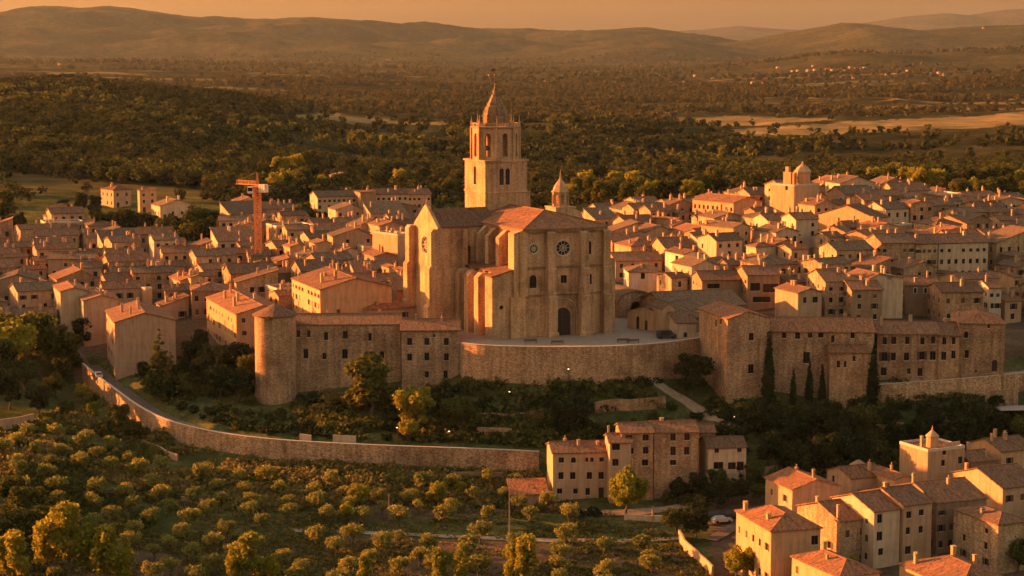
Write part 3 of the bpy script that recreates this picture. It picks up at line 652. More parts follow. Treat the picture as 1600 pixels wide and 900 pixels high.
    for zz, nb in ((9.6, 8), (17.9, 9)):
        m = MB(); e0 = a + d * (px - 3.4); e1 = a + d * (px + 3.4)
        m.prism([(*(e0 + n * .12), zz - .1), (*(e1 + n * .12), zz - .1), (*(e1 - n * .1), zz - .1), (*(e0 - n * .1), zz - .1)], [(*(e0 + n * .12), zz + .75), (*(e1 + n * .12), zz + .75), (*(e1 - n * .1), zz + .75), (*(e0 - n * .1), zz + .75)])
        for k in range(nb):
            c_ = a + d * (px - 3.1 + k * 6.2 / (nb - 1)); f_ = c_ - d * .26; g_ = c_ + d * .26
            m.prism([(*(f_ + n * .3), zz), (*(g_ + n * .3), zz), (*(g_ - n * .05), zz), (*(f_ - n * .05), zz)], [(*(f_ + n * .3), zz + .6), (*(g_ + n * .3), zz + .6), (*(g_ - n * .05), zz + .6), (*(f_ - n * .05), zz + .6)])
        m.build('frieze', 'churchtrim', root)
    # right side block
    m = MB(); m.panel((33.5, 2.5), (1, 0), [(0, -2), (3.4, -2), (3.4, 18.4), (0, 19)]); m.panel((36.9, 2.5), (0, 1), [(0, -2), (24, -2), (24, 18.4), (0, 18.4)])
    m.poly([(33.5, 2.5, 19), (36.9, 2.5, 18.4), (36.9, 26.5, 18.4), (33.5, 26.5, 19)]); m.build('side_block', 'church', root)
    m = MB(); m.box(25.95, 33.45, 31.05, 46, -2, 25.6); m.box(26.6, 30.6, 38, 41, 25.6, 34); m.build('shade_block_turret', 'church', root); m = MB(); m.prism([(26.3, 37.7, 34.01), (30.9, 37.7, 34.01), (30.9, 41.3, 34.01), (26.3, 41.3, 34.01)], [(28.5, 39.4, 35.4), (28.7, 39.4, 35.4), (28.7, 39.6, 35.4), (28.5, 39.6, 35.4)]); m.build('turret_roof', 'tile', root)  # hidden rear block added to shade the barrel-roofed chapel, with the turret above
    # main roof
    ze = HM; E = [(8.2, -1.0), (15.6, -1.6), (24.45, -3.15), (32, -2.1), (34.2, 2.8), (34.2, 31), (8.2, 31)]
    A1 = Vector((20.5, 11, 31.0)); A2 = Vector((20.5, 31.4, 31.0)); rf = MB()
    def tri(pts, du):
        v = [Vector(p) if len(p) == 3 else Vector((p[0], p[1], ze + .1)) for p in pts]; a_ = Vector((*du, 0)).normalized(); nrm = (v[1] - v[0]).cross(v[2] - v[0]).normalized(); bb = nrm.cross(a_)
        rf.poly(v, 0, [(p.dot(a_), p.dot(bb)) for p in v]); rf.poly([p - Vector((0, 0, .25)) for p in v][::-1], 0)
        rf.poly([v[0] - Vector((0, 0, .25)), v[1] - Vector((0, 0, .25)), v[1], v[0]])
    tri([E[6], E[0], A1, A2], (0, 1)); tri([E[0], E[1], A1], (1, 0)); tri([E[1], E[2], A1], (1, -.15)); tri([E[2], E[3], A1], (1, .15)); tri([E[3], E[4], A1], (.4, 1)); tri([E[4], E[5], A2, A1], (0, 1))
    for e in E[:5]: rf.tube((e[0], e[1], ze + .15), A1 + Vector((0, 0, .05)), .16, n=5)
    rf.tube(A1, A2, .18, n=5); rf.build('nave_roof', 'tile', root)
    # transept arm with gable
    g = MB(); A0 = -4.7; b0, b1 = 22.2, 37; bm = (b0 + b1) / 2; EZ = 26.6; PZ = 32.2
    rx, rz = 7.4, 21.4
    holes = [put_window(root, (A0, b1), (0, -1), circw, b1 - bm, rz - 2.3, 4.6, 4.6, 'rose', 'rose_window'), put_window(root, (A0, b1), (0, -1), arch, b1 - bm, 3.2, 1.6, 3.6, 'win', 'arched_window')]
    g.panel((A0, b1), (0, -1), [(0, -4), (b1 - b0, -4), (b1 - b0, EZ), (b1 - bm, PZ), (0, EZ)], holes, .6)
    g.panel((A0 + .9, b0), (0, 1), [(0, EZ - 1), (b1 - b0, EZ - 1), (b1 - b0, EZ), (b1 - bm, PZ), (0, EZ)])
    g.poly([(A0, b0, EZ), (A0 + .9, b0, EZ), (A0 + .9, bm, PZ), (A0, bm, PZ)]); g.poly([(A0, bm, PZ), (A0 + .9, bm, PZ), (A0 + .9, b1, EZ), (A0, b1, EZ)])
    g.panel((A0, b0), (1, 0), [(0, -4), (13.5, -4), (13.5, EZ), (0, EZ)], [arch(9, 17, 1.0, 4.5)], .4); g.panel((8.8, b1), (-1, 0), [(0, -4), (13.5, -4), (13.5, EZ), (0, EZ)])
    g.box(2.2, 3.4, b0 - 1.1, b0, 8, 25.8)
    g.build('transept_wall', 'church', root)
    rf = MB(); RZ = 30.6
    s_ = (RZ - EZ) / (bm - b0)
    roof_slab(rf, [(A0 + .9, b0 - .4), (13, b0 - .4), (13, bm), (A0 + .9, bm)], lambda x, y: EZ + s_ * (y - b0), du=(1, 0), th=.2)
    roof_slab(rf, [(A0 + .9, bm), (13, bm), (13, b1 + .4), (A0 + .9, b1 + .4)], lambda x, y: EZ + s_ * (b1 - y), du=(1, 0), th=.2)
    rf.build('transept_roof', 'tile2', root)
    for bb, sgn in ((b0 - .15, 1), (b1 - .9, -1)):
        m = MB()
        for (z0, z1, pr, e) in ((-4, 6, 3.0, .12), (6, 16, 2.5, .06), (16, 25.4, 1.9, 0)):
            m.box(A0 - pr, A0 + 1.2, bb - e, bb + 2.4 + e, z0, z1); 
            m.prism([(A0 - pr, bb - e, z1), (A0 + 1.2, bb - e, z1), (A0 + 1.2, bb + 2.4 + e, z1), (A0 - pr, bb + 2.4 + e, z1)], [(A0 - pr + .6, bb, z1 + .7), (A0 + 1.2, bb, z1 + .7), (A0 + 1.2, bb + 2.4, z1 + .7), (A0 - pr + .6, bb + 2.4, z1 + .7)])
        m.build('buttress', 'church', root)
    m = MB(); m.tube((A0 + .4, bm, PZ), (A0 + .4, bm, PZ + 1.8), .16, .06); m.lathe((A0 + .4, bm, PZ + .3), [(.1, 0), (.32, .25), (.1, .5)], 8); m.build('finial', 'churchtrim', root)
    # rear chapel roof to the left of the tower
    m = house(Vector((0, 37, 0)), 0, 13.6, 9, 25.6, 'a', 'church', 'tile', pitch=20, wins=[], name='rear_chapel', foot=False, label=None, cat=None); m.parent = root
    # bell tower
    TX, TY, TW = 13.4, 31.0, 12.5; t = MB(); ZT = 42.7
    def tz(u, v):  # height at tower depth
        return at_y(u, v, 509).z
    put_window(root, (TX, TY + TW), (0, -1), arch, TW / 2, tz(740, 289.5), 1.7, 4.9, 'win', 'belfry_opening'); put_window(root, (TX, TY), (1, 0), arch, 4.9, tz(785, 289), 1.25, 4.4, 'win', 'belfry_opening'); put_window(root, (TX, TY), (1, 0), arch, 6.7, tz(785, 289), 1.25, 4.4, 'win', 'belfry_opening')
    hl = [arch(TW / 2, tz(740, 289.5), 1.7, 4.9)]; hf = [arch(4.9, tz(785, 289), 1.25, 4.4), arch(6.7, tz(785, 289), 1.25, 4.4)]
    R4 = [(0, 20), (TW, 20), (TW, ZT), (0, ZT)]
    t.panel((TX, TY + TW), (0, -1), R4, hl, .5); t.panel((TX, TY), (1, 0), R4, hf, .5); t.panel((TX + TW, TY), (0, 1), R4, hl, .5); t.panel((TX + TW, TY + TW), (-1, 0), R4)
    t.poly([(TX, TY, ZT), (TX + TW, TY, ZT), (TX + TW, TY + TW, ZT), (TX, TY + TW, ZT)])
    t.build('tower_shaft', 'church', root)
    for z, e, hh in ((34.2, .22, .4), (ZT - .3, .35, .5)):
        m = MB(); m.prism([(TX - e, TY - e, z), (TX + TW + e, TY - e, z), (TX + TW + e, TY + TW + e, z), (TX - e, TY + TW + e, z)], [(TX - e, TY - e, z + hh), (TX + TW + e, TY - e, z + hh), (TX + TW + e, TY + TW + e, z + hh), (TX - e, TY + TW + e, z + hh)])
        m.build('string_course', 'churchtrim', root)
    cx, cy = TX + TW / 2 - .1, TY + TW / 2; RO = 6.45; z0 = ZT + .1; z1 = 51.4; o8 = MB()
    V8 = [(cx + RO * math.cos(R(k * 45 + 4 - 90) - CTH), cy + RO * math.sin(R(k * 45 + 4 - 90) - CTH)) for k in range(8)]
    for k in range(8):
        a = Vector(V8[k]); b = Vector(V8[(k + 1) % 8]); d = (b - a); L = d.length; d.normalize()
        for e_ in (0, .9):
            n = Vector((d.y, -d.x)); a_ = a - n * e_ + d * e_ * .41; L_ = L - 2 * e_ * .41
            hw = 1.55
            if e_ == 0: o8.panel(tuple(a_), tuple(d), [(0, z0), (L_, z0), (L_, z1), (0, z1)], [arch(L_ / 2, z0 + .9, hw, 6.2)], .9)
        o8.tube((a.x, a.y, z0), (a.x, a.y, z1), .42, n=6)
    o8.poly([(p[0], p[1], z1 - .05) for p in V8]); o8.box(cx - 2.1, cx + 2.1, cy - 2.1, cy + 2.1, z0, z1 - .1)  # inner box added so the arched openings stay dark
    o8.build('belfry', 'church', root)
    m = MB(); m.lathe((cx, cy, 0), [(RO + .35, z1), (RO + .45, z1 + .3), (RO + .1, z1 + .35)], 8, ph=R(4 - 90) - CTH)
    for k in range(8):
        a = Vector(V8[k]); b = Vector(V8[(k + 1) % 8])
        m.tube((*a.lerp(b, .06), z1 + 1.15), (*b.lerp(a, .06), z1 + 1.15), .12, n=4)
        for j in range(1, 6): q = a.lerp(b, j / 6); m.tube((q.x, q.y, z1 + .2), (q.x, q.y, z1 + 1.15), .1, n=4)
    m.build('parapet', 'churchtrim', root)
    for k in range(8):
        m = MB(); m.lathe((V8[k][0], V8[k][1], z1), [(.34, 0), (.34, 1.3), (.42, 1.4), (.22, 1.6), (.1, 2.7), (.03, 3.5)], 6); m.build('pinnacle', 'churchtrim', root)
    sp = MB(); sp.lathe((cx, cy, 0), [(4.1, z1 + .2), (4.0, z1 + 1.0), (3.15, z1 + 1.15), (3.3, 53.6), (3.3, 54.6), (3.05, 55.8), (2.6, 56.9), (2.4, 57.0), (1.95, 58.1), (1.4, 59.1), (.95, 60.0), (.8, 60.1), (.5, 61.2), (.28, 62.3), (.08, 63.8)], 8, ph=R(4 - 90) - CTH)
    m = sp
    for k in range(8):
        an = R(k * 45 + 4 - 90) - CTH
        for r_, z_ in ((3.3, 53.4), (3.3, 54.5), (3.05, 55.6), (2.6, 56.7), (2.05, 57.8), (1.5, 58.9), (.95, 59.9), (.6, 60.9)):
            x_, y_ = cx + r_ * math.cos(an), cy + r_ * math.sin(an); m.box(x_ - .14, x_ + .14, y_ - .14, y_ + .14, z_ - .2, z_ + .25)
    sp.build('spire', 'darkstone', root)
    m = MB(); m.tube((cx, cy, 62.8), (cx, cy, 70.5), .09, .05); m.lathe((cx, cy, 63.2), [(.05, 0), (.35, .35), (.05, .7)], 8); m.tube((cx - .9, cy - .1, 68.6), (cx + .9, cy + .1, 68.6), .07); m.box(cx - 1.2, cx - .1, cy - .03, cy + .03, 66.4, 66.9); m.build('weather_vane', 'iron', root)
    # bell inside
    m = MB(); m.lathe((cx - 3.9, cy - 3.0, z0 + 2.6), [(.75, 0), (.6, .3), (.45, .9), (.3, 1.2)], 12); m.build('bell', 'bronze', root)
    # lantern
    lx, ly = 27.2, 14.6; m = MB(); m.box(lx - 2.9, lx + 2.9, ly - 2.9, ly + 2.9, 26.5, 31.2); m.box(lx - 3.05, lx + 3.05, ly - 3.05, ly + 3.05, 31.2, 31.5)
    m.prism([(lx + 2.9, ly - 2.5, 27), (lx + 6.4, ly - 2.5, 27), (lx + 6.4, ly + 2, 27), (lx + 2.9, ly + 2, 27)], [(lx + 2.9, ly - 2.2, 31), (lx + 4.6, ly - 2.2, 30), (lx + 4.6, ly + 2, 30), (lx + 2.9, ly + 2, 31)])
    V = [(lx + 2.1 * math.cos(R(45 * k + 12)), ly + 2.1 * math.sin(R(45 * k + 12))) for k in range(8)]
    for k in range(8):
        a = Vector(V[k]); b = Vector(V[(k + 1) % 8]); d = b - a; L = d.length; d.normalize()
        m.panel(tuple(a), tuple(d), [(0, 31.5), (L, 31.5), (L, 35.2), (0, 35.2)], [arch(L / 2, 32.1, .85, 2.5)], .3); m.tube((a.x, a.y, 31.5), (a.x, a.y, 35.4), .2, n=5)
    m.lathe((lx, ly, 0), [(1.3, 31.5), (1.3, 35.1)], 8)
    m.lathe((lx, ly, 0), [(2.4, 35.2), (2.4, 35.45), (2.0, 35.6), (1.9, 36.1), (1.55, 36.9), (1.0, 37.7), (.5, 38.3), (.3, 38.9), (.15, 40.0), (.03, 41.2)], 8, ph=R(12))
    m.build('roof_lantern', 'church', root)
    return root
# ------------------------------------------------------------ ground sheet
def in_poly(u, v, poly):
    u = np.asarray(u); v = np.asarray(v); r = np.zeros(u.shape, bool); n = len(poly)
    for i in range(n):
        x1, y1 = poly[i]; x2, y2 = poly[(i + 1) % n]
        c = ((y1 > v) != (y2 > v)) & (u < (x2 - x1) * (v - y1) / (y2 - y1 + 1e-9) + x1); r ^= c
    return r
FIELDS = [[(1130,203),(1330,190),(1480,184),(1545,180),(1600,174),(1700,172),(1700,194),(1600,195),(1540,199),(1400,205),(1300,210),(1150,212)],
          [(1040,186),(1150,180),(1300,186),(1180,196),(1090,196)],[(450,179),(520,176),(600,186),(690,190),(700,195),(560,193),(470,187)],
          [(890,184),(960,179),(1060,172),(1000,183),(900,189)],[(1240,272),(1320,268),(1320,278),(1240,282)],
          [(600,272),(690,270),(700,280),(620,284)]]
DULL = [[(820,236),(900,246),(1010,262),(1080,270),(1160,276),(1100,286),(960,284),(880,272),(800,262)],[(0,268),(200,288),(330,300),(330,312),(150,300),(0,300)]]
SOIL = [[(-400,870),(560,840),(860,850),(1060,858),(1120,905),(1300,1300),(-400,1300)],[(1110,770),(1400,740),(1900,700),(1900,1400),(1190,1400),(1110,850)],[(560,790),(850,780),(860,800),(560,815)]]
TOWN = [[(-400,380),(0,370),(150,395),(340,385),(400,330),(640,340),(700,345),(960,345),(1100,320),(1240,320),(1400,330),(1620,360),(1900,370),(1900,470),(1600,560),(1380,590),(1110,560),(960,520),(700,530),(440,560),(280,560),(160,560),(60,520),(-400,520)]]
def cover(x, y):
    z = Z(x, y); u, v = proj(x, y, z); n = fbm(x / (y * .02 + 1), y / (y * .02 + 1), 3, 21) * 5
    c = np.zeros((len(x), 4)); c[:, 3] = 1
    c[:, 0] = np.clip((y - 760) / 160, 0, 1)
    for p in FIELDS: c[:, 1] = np.maximum(c[:, 1], in_poly(u + n * 2, v + n * .25, p))
    for p in DULL: c[:, 1] = np.maximum(c[:, 1], in_poly(u + n * 2, v + n * .3, p) * .25)
    st = fbm(x / 260., y / 90., 4, 31); c[:, 1] = np.maximum(c[:, 1], np.clip((st - .26) * 6, 0, .75) * (y > 2100) * (y < 5200))
    for p in SOIL + TOWN: c[:, 2] = np.maximum(c[:, 2], in_poly(u + n, v + n, p))
    c[:, 2] *= (y < 1000)
    return z, c
def build_ground():
    NU = 620
    ys = np.concatenate([np.exp(np.linspace(math.log(60), math.log(330), 40))[:-1], np.exp(np.linspace(math.log(330), math.log(900), 560))[:-1], np.exp(np.linspace(math.log(900), math.log(30000), 420))])
    us = np.linspace(-.62, .62, NU); us = us * (.45 + .55 * np.abs(us) / .62)
    us = np.sign(us) * np.abs(us); X = us[None, :] * ys[:, None]; Y = np.repeat(ys[:, None], NU, 1)
    x = X.ravel(); y = Y.ravel(); z, c = cover(x, y); nv = len(x); ny = len(ys)
    me = bpy.data.meshes.new('ground'); me.vertices.add(nv); me.vertices.foreach_set('co', np.stack([x, y, z], 1).ravel())
    i = np.arange((ny - 1) * (NU - 1)); r = i // (NU - 1); q = i % (NU - 1); a = r * NU + q
    f = np.stack([a, a + 1, a + 1 + NU, a + NU], 1)
    me.loops.add(f.size); me.loops.foreach_set('vertex_index', f.ravel()); me.polygons.add(len(f)); me.polygons.foreach_set('loop_start', np.arange(len(f)) * 4)
    me.polygons.foreach_set('loop_total', np.full(len(f), 4)); me.update(calc_edges=True); me.polygons.foreach_set('use_smooth', np.ones(len(f), bool))
    ca = me.color_attributes.new('cover', 'FLOAT_COLOR', 'POINT'); ca.data.foreach_set('color', c.ravel()); me.materials.append(M['ground'])
    o = link('ground', me); o['kind'] = 'structure'; return o
build_ground()

# ------------------------------------------------------------ roads, tracks, retaining walls
def strip(name, pts, w, mat, lift=.14, thick=.0, side=0, kind='structure', zfix=None):
    mb = MB(); L = []; R_ = []
    for i, p in enumerate(pts):
        n = perp(pts, i); a = p + n * (0 if side else -w / 2); b = p + n * (w if side else w / 2)
        if zfix is None: a = Vector((a.x, a.y, zg(a.x, a.y) + lift)); b = Vector((b.x, b.y, zg(b.x, b.y) + lift))
        L.append(a); R_.append(b)
    for i in range(len(pts) - 1):
        mb.poly([L[i], L[i + 1], R_[i + 1], R_[i]])
        if thick:
            t = Vector((0, 0, thick)); mb.poly([L[i] - t, L[i + 1] - t, L[i + 1], L[i]]); mb.poly([R_[i + 1] - t, R_[i] - t, R_[i], R_[i + 1]])
    o = mb.build(name, mat)
    if kind: o['kind'] = kind
    return o
def wall_run(name, pts, h, th, mat, label, cat, below=1.5, cap=.0, capm='sill', group=None, base=None):
    """free wall along pts (pts at the top edge); goes down h"""
    root = None; mb = MB(); n = len(pts); top0 = []; top1 = []; b0 = []; b1 = []
    for i, p in enumerate(pts):
        q = perp(pts, i); top0.append(p); top1.append(p + q * th); b0.append(Vector((p.x, p.y, p.z - h - below)) - q * .25); b1.append(Vector((p.x + q.x * th, p.y + q.y * th, p.z - h - below)))
    for i in range(n - 1):
        mb.poly([b0[i], b0[i + 1], top0[i + 1], top0[i]]); mb.poly([top0[i], top0[i + 1], top1[i + 1], top1[i]]); mb.poly([b1[i + 1], b1[i], top1[i], top1[i + 1]])
    mb.poly([b0[0], top0[0], top1[0], b1[0]]); mb.poly([b1[-1], top1[-1], top0[-1], b0[-1]])
    o = mb.build(name, mat); tagp(o, label, cat, group)
    if cap:
        c = MB()
        for i in range(n - 1):
            a, b = pts[i], pts[i + 1]; qa, qb = perp(pts, i), perp(pts, i + 1); zz = Vector((0, 0, cap)); e = .08
            A = [a - qa * e, b - qb * e, b + qb * (th + e), a + qa * (th + e)]; eps = Vector((0, 0, .004))
            c.prism([x + eps for x in A], [x + zz for x in A])
        c.build('coping', capm, o)
    return o
up = lambda pts, k: [p + Vector((0, 0, k)) for p in pts]
o = wall_run('retaining_wall', up(ROAD_EDGE, .75), 5.4, .5, 'drystone', 'long curving stone retaining wall holding up the road above the olive grove', 'wall', cap=.14)
rd = [p + perp(ROAD_EDGE, i) * .5 for i, p in enumerate(ROAD_EDGE)]
strip('road', rd, 4.0, 'asphalt', side=1, zfix=1, thick=1.6)
st = [at_z(*p) for p in [(842,711,-20.3),(870,708,-20.6),(930,702,-20.6),(1000,700,-21)]]
# street on the left between the blocks and the road start
lft = smooth_poly([at_z(*p) for p in [(20,500,-7),(70,520,-8.4),(110,548,-11),(135,575,-12.9)]], 2)
strip('street', [Vector((p.x, p.y, 0)) for p in lft], 5, 'asphalt', lift=.25)
def gpath(px): return [Vector((p.x, p.y, 0)) for p in dens(smooth_poly([ground_at(*q) for q in px], 2), 3)]
strip('dirt_track', gpath([(455,829),(560,832),(700,839),(850,845),(960,846),(1060,842)]), 2.2, 'dirt')
strip('path', gpath([(1018,596),(1045,612),(1078,630),(1120,650),(1150,668)]), 2.4, 'dirt', lift=.2)
strip('lane', gpath([(905,800),(960,803),(1030,798),(1110,780),(1215,758)]), 3.4, 'dirt', lift=.2)
strip('village_street', gpath([(1110,845),(1150,822),(1200,800),(1290,800)]), 3.2, 'asphalt', lift=.25)
# terrace in front of the church: flat paved top on a stone wall
def terrace():
    e = TERR_EDGE; mb = MB(); back = [at_z(1108, 505, 0), at_z(1010, 470, 0), at_z(760, 480, 0), at_z(700, 515, 0)]
    pts = list(e) + back; z = .0
    top = [Vector((p.x, p.y, .05)) for p in pts]; tr = tessellate_polygon([[Vector((p.x, p.y, 0)) for p in pts]])
    for a, b, c in tr: mb.poly([top[a], top[b], top[c]])
    n = len(pts)
    for i in range(n):
        j = (i + 1) % n
        if i >= len(e) - 1: mb.poly([top[i] - Vector((0, 0, 9)), top[j] - Vector((0, 0, 9)), top[j], top[i]])
    o = mb.build('terrace_paving', 'paving'); o['kind'] = 'structure'
wall_run('terrace_wall', up(TERR_EDGE, .7), 9.2, .6, 'rubble', 'tall rubble stone wall under the terrace in front of the church', 'wall', cap=.16, capm='sill')
TERR_IN = [p + perp(TERR_EDGE, i) * .5 for i, p in enumerate(TERR_EDGE)]
_e = TERR_EDGE; TERR_EDGE = TERR_IN; terrace(); TERR_EDGE = _e
wall_run('retaining_wall', up(WALL_R, .5), 6, .5, 'drystone', 'rough stone retaining wall under the lane, right of the tall cypress', 'wall', cap=.12)
strip('lane', [p + perp(WALL_R, i) * .45 for i, p in enumerate(WALL_R)], 5, 'dirt', side=1, zfix=1, thick=1.2)
def lowwall(px, h, label, mat='drystone', th=.4):
    g = dens([ground_at(*q) for q in px], 2.5); g = [Vector((p.x, p.y, zg(p.x, p.y) + h)) for p in g]
    return wall_run('stone_wall', g, h, th, mat, label, 'wall', below=1.2)
lowwall([(222,698),(250,708),(276,720)], 1.5, 'short sunlit stone wall in the scrub under the curving road wall', 'tan')
lowwall([(1060,842),(1068,858),(1088,876),(1112,900)], 2.0, 'long sloping garden wall running down to the bottom edge right of the track', 'tan')
lowwall([(708,752),(786,752)], 2.0, 'rectangular plastered wall on the slope left of the farmhouse cluster', 'brown')
lowwall([(0,672),(30,668),(54,662)], 2.5, 'reddish stone wall at the left edge under the large trees', 'pink')
lowwall([(520,690),(556,692)], 1.6, 'low pale wall stub beside the road, above its middle stretch', 'pale')
lowwall([(468,688),(486,690)], 1.5, 'small stub of wall behind the curving road', 'pale')
lowwall([(930,645),(985,641),(1040,636)], 2.6, 'stone garden wall under the grass strip below the terrace', 'rubble2')
lowwall([(745,682),(800,684)], 2.2, 'stone garden wall among dark shrubs above the right end of the road', 'rubble2')
lowwall([(745,655),(850,648)], 1.4, 'thin pale garden wall above another wall, below the terrace', 'rubble2')
lowwall([(1370,676),(1412,673)], 2.0, 'small terrace wall in the dark trees above the turreted house', 'rubble2')
lowwall([(975,812),(1062,815)], 1.3, 'low wall beside the lane under the golden tree', 'pale')
lowwall([(1540,640),(1590,636)], 4.5, 'square stone bastion wall at the right edge under the lane', 'rubble')
lowwall([(398,770),(440,769),(480,771)], .7, 'thin pale terrace edge among the olives, left of the shorter pole', 'pale')
lowwall([(283,783),(312,787),(330,793)], 1.0, 'short reddish terrace wall among olives below the short sunlit wall', 'pink')
lowwall([(148,778),(164,784)], .7, 'tiny pale terrace edge among the olives at left', 'pale')
lowwall([(1195,745),(1235,738)], 2.2, 'brown stone wall beside the lane behind the small dormer house', 'brown')

# ------------------------------------------------------------ foliage
def leafcloud(n, lobes, size, rs, squash=1.0, flat=.0, shell=.55):
    """n leaf clumps through ellipsoid lobes (cx, cy, cz, rx, ry, rz)"""
    L = np.array(lobes, float); vol = (L[:, 3] * L[:, 4] * L[:, 5]) ** .67; k = rs.choice(len(L), n, p=vol / vol.sum())
    d = rs.normal(size=(n, 3)); d /= np.linalg.norm(d, axis=1)[:, None]
    r = shell + (1.06 - shell) * rs.rand(n) ** .6; r *= 1 + .12 * rs.normal(size=n)
    c = L[k, :3] + d * L[k, 3:] * r[:, None]
    nr = d + rs.normal(size=(n, 3)) * .75; nr[:, 2] += .25; nr /= np.linalg.norm(nr, axis=1)[:, None]
    a = np.cross(nr, rs.normal(size=(n, 3))); a /= np.linalg.norm(a, axis=1)[:, None]; b = np.cross(nr, a)
    s = size * (.6 + .8 * rs.rand(n))[:, None]; a = a * s; b = b * s * (.55 + .4 * rs.rand(n))[:, None]
    jit = lambda: 1 + .35 * (rs.rand(n) - .5)[:, None]
    v = np.stack([c - a * jit(), c + b * jit(), c + a * jit(), c - b * jit()], 1).reshape(-1, 3)
    return v
def quads_mesh(name, v, mat):
    n = len(v) // 4; me = bpy.data.meshes.new(name); me.vertices.add(len(v)); me.vertices.foreach_set('co', np.ascontiguousarray(v, dtype=np.float32).ravel())
    me.loops.add(len(v)); me.loops.foreach_set('vertex_index', np.arange(len(v))); me.polygons.add(n); me.polygons.foreach_set('loop_start', np.arange(n) * 4); me.polygons.foreach_set('loop_total', np.full(n, 4))
    me.materials.append(M[mat]); me.update(calc_edges=True); return me
def trunk_mesh(h, r, limbs, rs, lean=.3, forks=True):
    m = MB(); p = Vector((0, 0, -.6)); q = p
    for i in range(4):
        q2 = Vector((lean * (i + 1) / 4 * rs.uniform(.3, 1), lean * rs.uniform(-.5, .5), h * (i + 1) / 4)); m.tube(q, q2, r * (1 - .17 * i), r * (1 - .17 * (i + 1)), 7); q = q2
    for l in limbs:
        e = Vector(l[:3]); s = Vector((q.x * .7, q.y * .7, h * rs.uniform(.55, .95))); mid = s.lerp(e, .5) + Vector((rs.uniform(-.3, .3), rs.uniform(-.3, .3), .2))
        m.tube(s, mid, r * .5, r * .33, 5); m.tube(mid, e, r * .33, r * .1, 5)
    return m.mesh('trunk', ['bark'])
def make_kind(name, n_var, fn):
    out = []
    for i in range(n_var): out.append(fn(np.random.RandomState(hash((len(name), i)) % 9999 + i * 17)))
    return out
def k_olive(rs):
    R0 = 2.2; lob = []
    for i in range(rs.randint(6, 9)):
        a = rs.uniform(0, 6.28); d = rs.uniform(.5, 1.4); lob.append((d * math.cos(a), d * math.sin(a), rs.uniform(1.9, 3.2), rs.uniform(.7, 1.15), rs.uniform(.7, 1.15), rs.uniform(.6, .95)))
    lob.append((0, 0, 2.9, 1.2, 1.2, .9))
    return trunk_mesh(1.5, .22, lob, rs), leafcloud(900, lob, .2, rs, shell=.5)
def k_broad(rs):
    lob = [(0, 0, 6.3, 2.2, 2.2, 2.2)]
    for i in range(rs.randint(14, 19)):
        a = rs.uniform(0, 6.28); z = rs.uniform(3.0, 9.0); d = 3.1 * math.sqrt(max(.1, 1 - ((z - 5.6) / 4.2) ** 2)) * rs.uniform(.65, 1.05); r = rs.uniform(.9, 1.7); lob.append((d * math.cos(a), d * math.sin(a), z, r, r, r * .8))
    return trunk_mesh(3.5, .32, lob[::2], rs, .6), leafcloud(3600, lob, .3, rs, shell=.5)
def k_bush(rs):
    lob = []
    for i in range(rs.randint(4, 7)):
        a = rs.uniform(0, 6.28); d = rs.uniform(0, .9); r = rs.uniform(.5, .9); lob.append((d * math.cos(a), d * math.sin(a), rs.uniform(.4, 1.1), r, r, r * .8))
    return trunk_mesh(.5, .08, lob[:3], rs, .1), leafcloud(420, lob, .19, rs)
def k_cypress(rs):
    lob = []
    for i in range(16):
        z = .5 + i * .72; r = max(.22, 1.15 * math.sin(min(1, (i + 2) / 7) * 1.57) * (1 - (i / 16.5) ** 1.6)); lob.append((rs.uniform(-.1, .1), rs.uniform(-.1, .1), z, r, r, .75))
    return trunk_mesh(2, .2, [], rs, 0), leafcloud(2600, lob, .2, rs, shell=.6)
def k_conifer(rs):
    lob = []
    for i in range(12):
        z = 2 + i * 1.05; rr = 3.3 * (1 - i / 12.5)
        for j in range(max(1, int(7 - i * .5))):
            a = rs.uniform(0, 6.28); lob.append((rr * .6 * math.cos(a), rr * .6 * math.sin(a), z + rs.uniform(-.3, .3), rr * .5 + .15, rr * .5 + .15, .45))
    return trunk_mesh(12, .3, [], rs, .1), leafcloud(3800, lob, .27, rs, shell=.3)
def k_poplar(rs):
    lob = []
    for i in range(15):
        a = rs.uniform(0, 6.28); z = rs.uniform(2.5, 9.5); d = 1.5 * math.sqrt(max(.05, 1 - ((z - 5.5) / 5) ** 2)) * rs.uniform(.3, 1); r = rs.uniform(.7, 1.2); lob.append((d * math.cos(a), d * math.sin(a), z, r, r, r * 1.3))
    return trunk_mesh(4, .2, lob[::3], rs, .3), leafcloud(2800, lob, .24, rs, shell=.4)
KIND = {}
def kind(name, fn, n, mats):
    KIND[name] = []
    for i in range(n):
        t, v = fn(np.random.RandomState(sum(map(ord, name)) * 31 + i * 101))
        for mt in mats: KIND[name].append((mt, t, quads_mesh('crown', v, mt), v))
kind('olive', k_olive, 7, ['olive']); kind('broad', k_broad, 5, ['leaf', 'dark', 'gold']); kind('bush', k_bush, 5, ['leaf', 'dry', 'dark', 'gold'])
kind('cypress', k_cypress, 2, ['dark']); kind('conifer', k_conifer, 2, ['dark', 'leaf']); kind('poplar', k_poplar, 3, ['gold'])
rt = random.Random(5)
def tree(kd, x, y, s, name, cat, text=None, group=None, mat=None, label=None, sz=1.0, z=None):
    opts = [k for k in KIND[kd] if mat is None or k[0] == mat]; mt, t, c, _ = rt.choice(opts)
    z = zg(x, y) if z is None else z
    r = empty(name, (x, y, z - .05), rt.uniform(0, 6.28), label, cat, group); r.scale = (s, s, s * sz)
    a = link('trunk', t, r); b = link('crown', c, r)
    if text: ITEMS.append((r, text, x, y, z + 2 * s))
    return r
build_church()
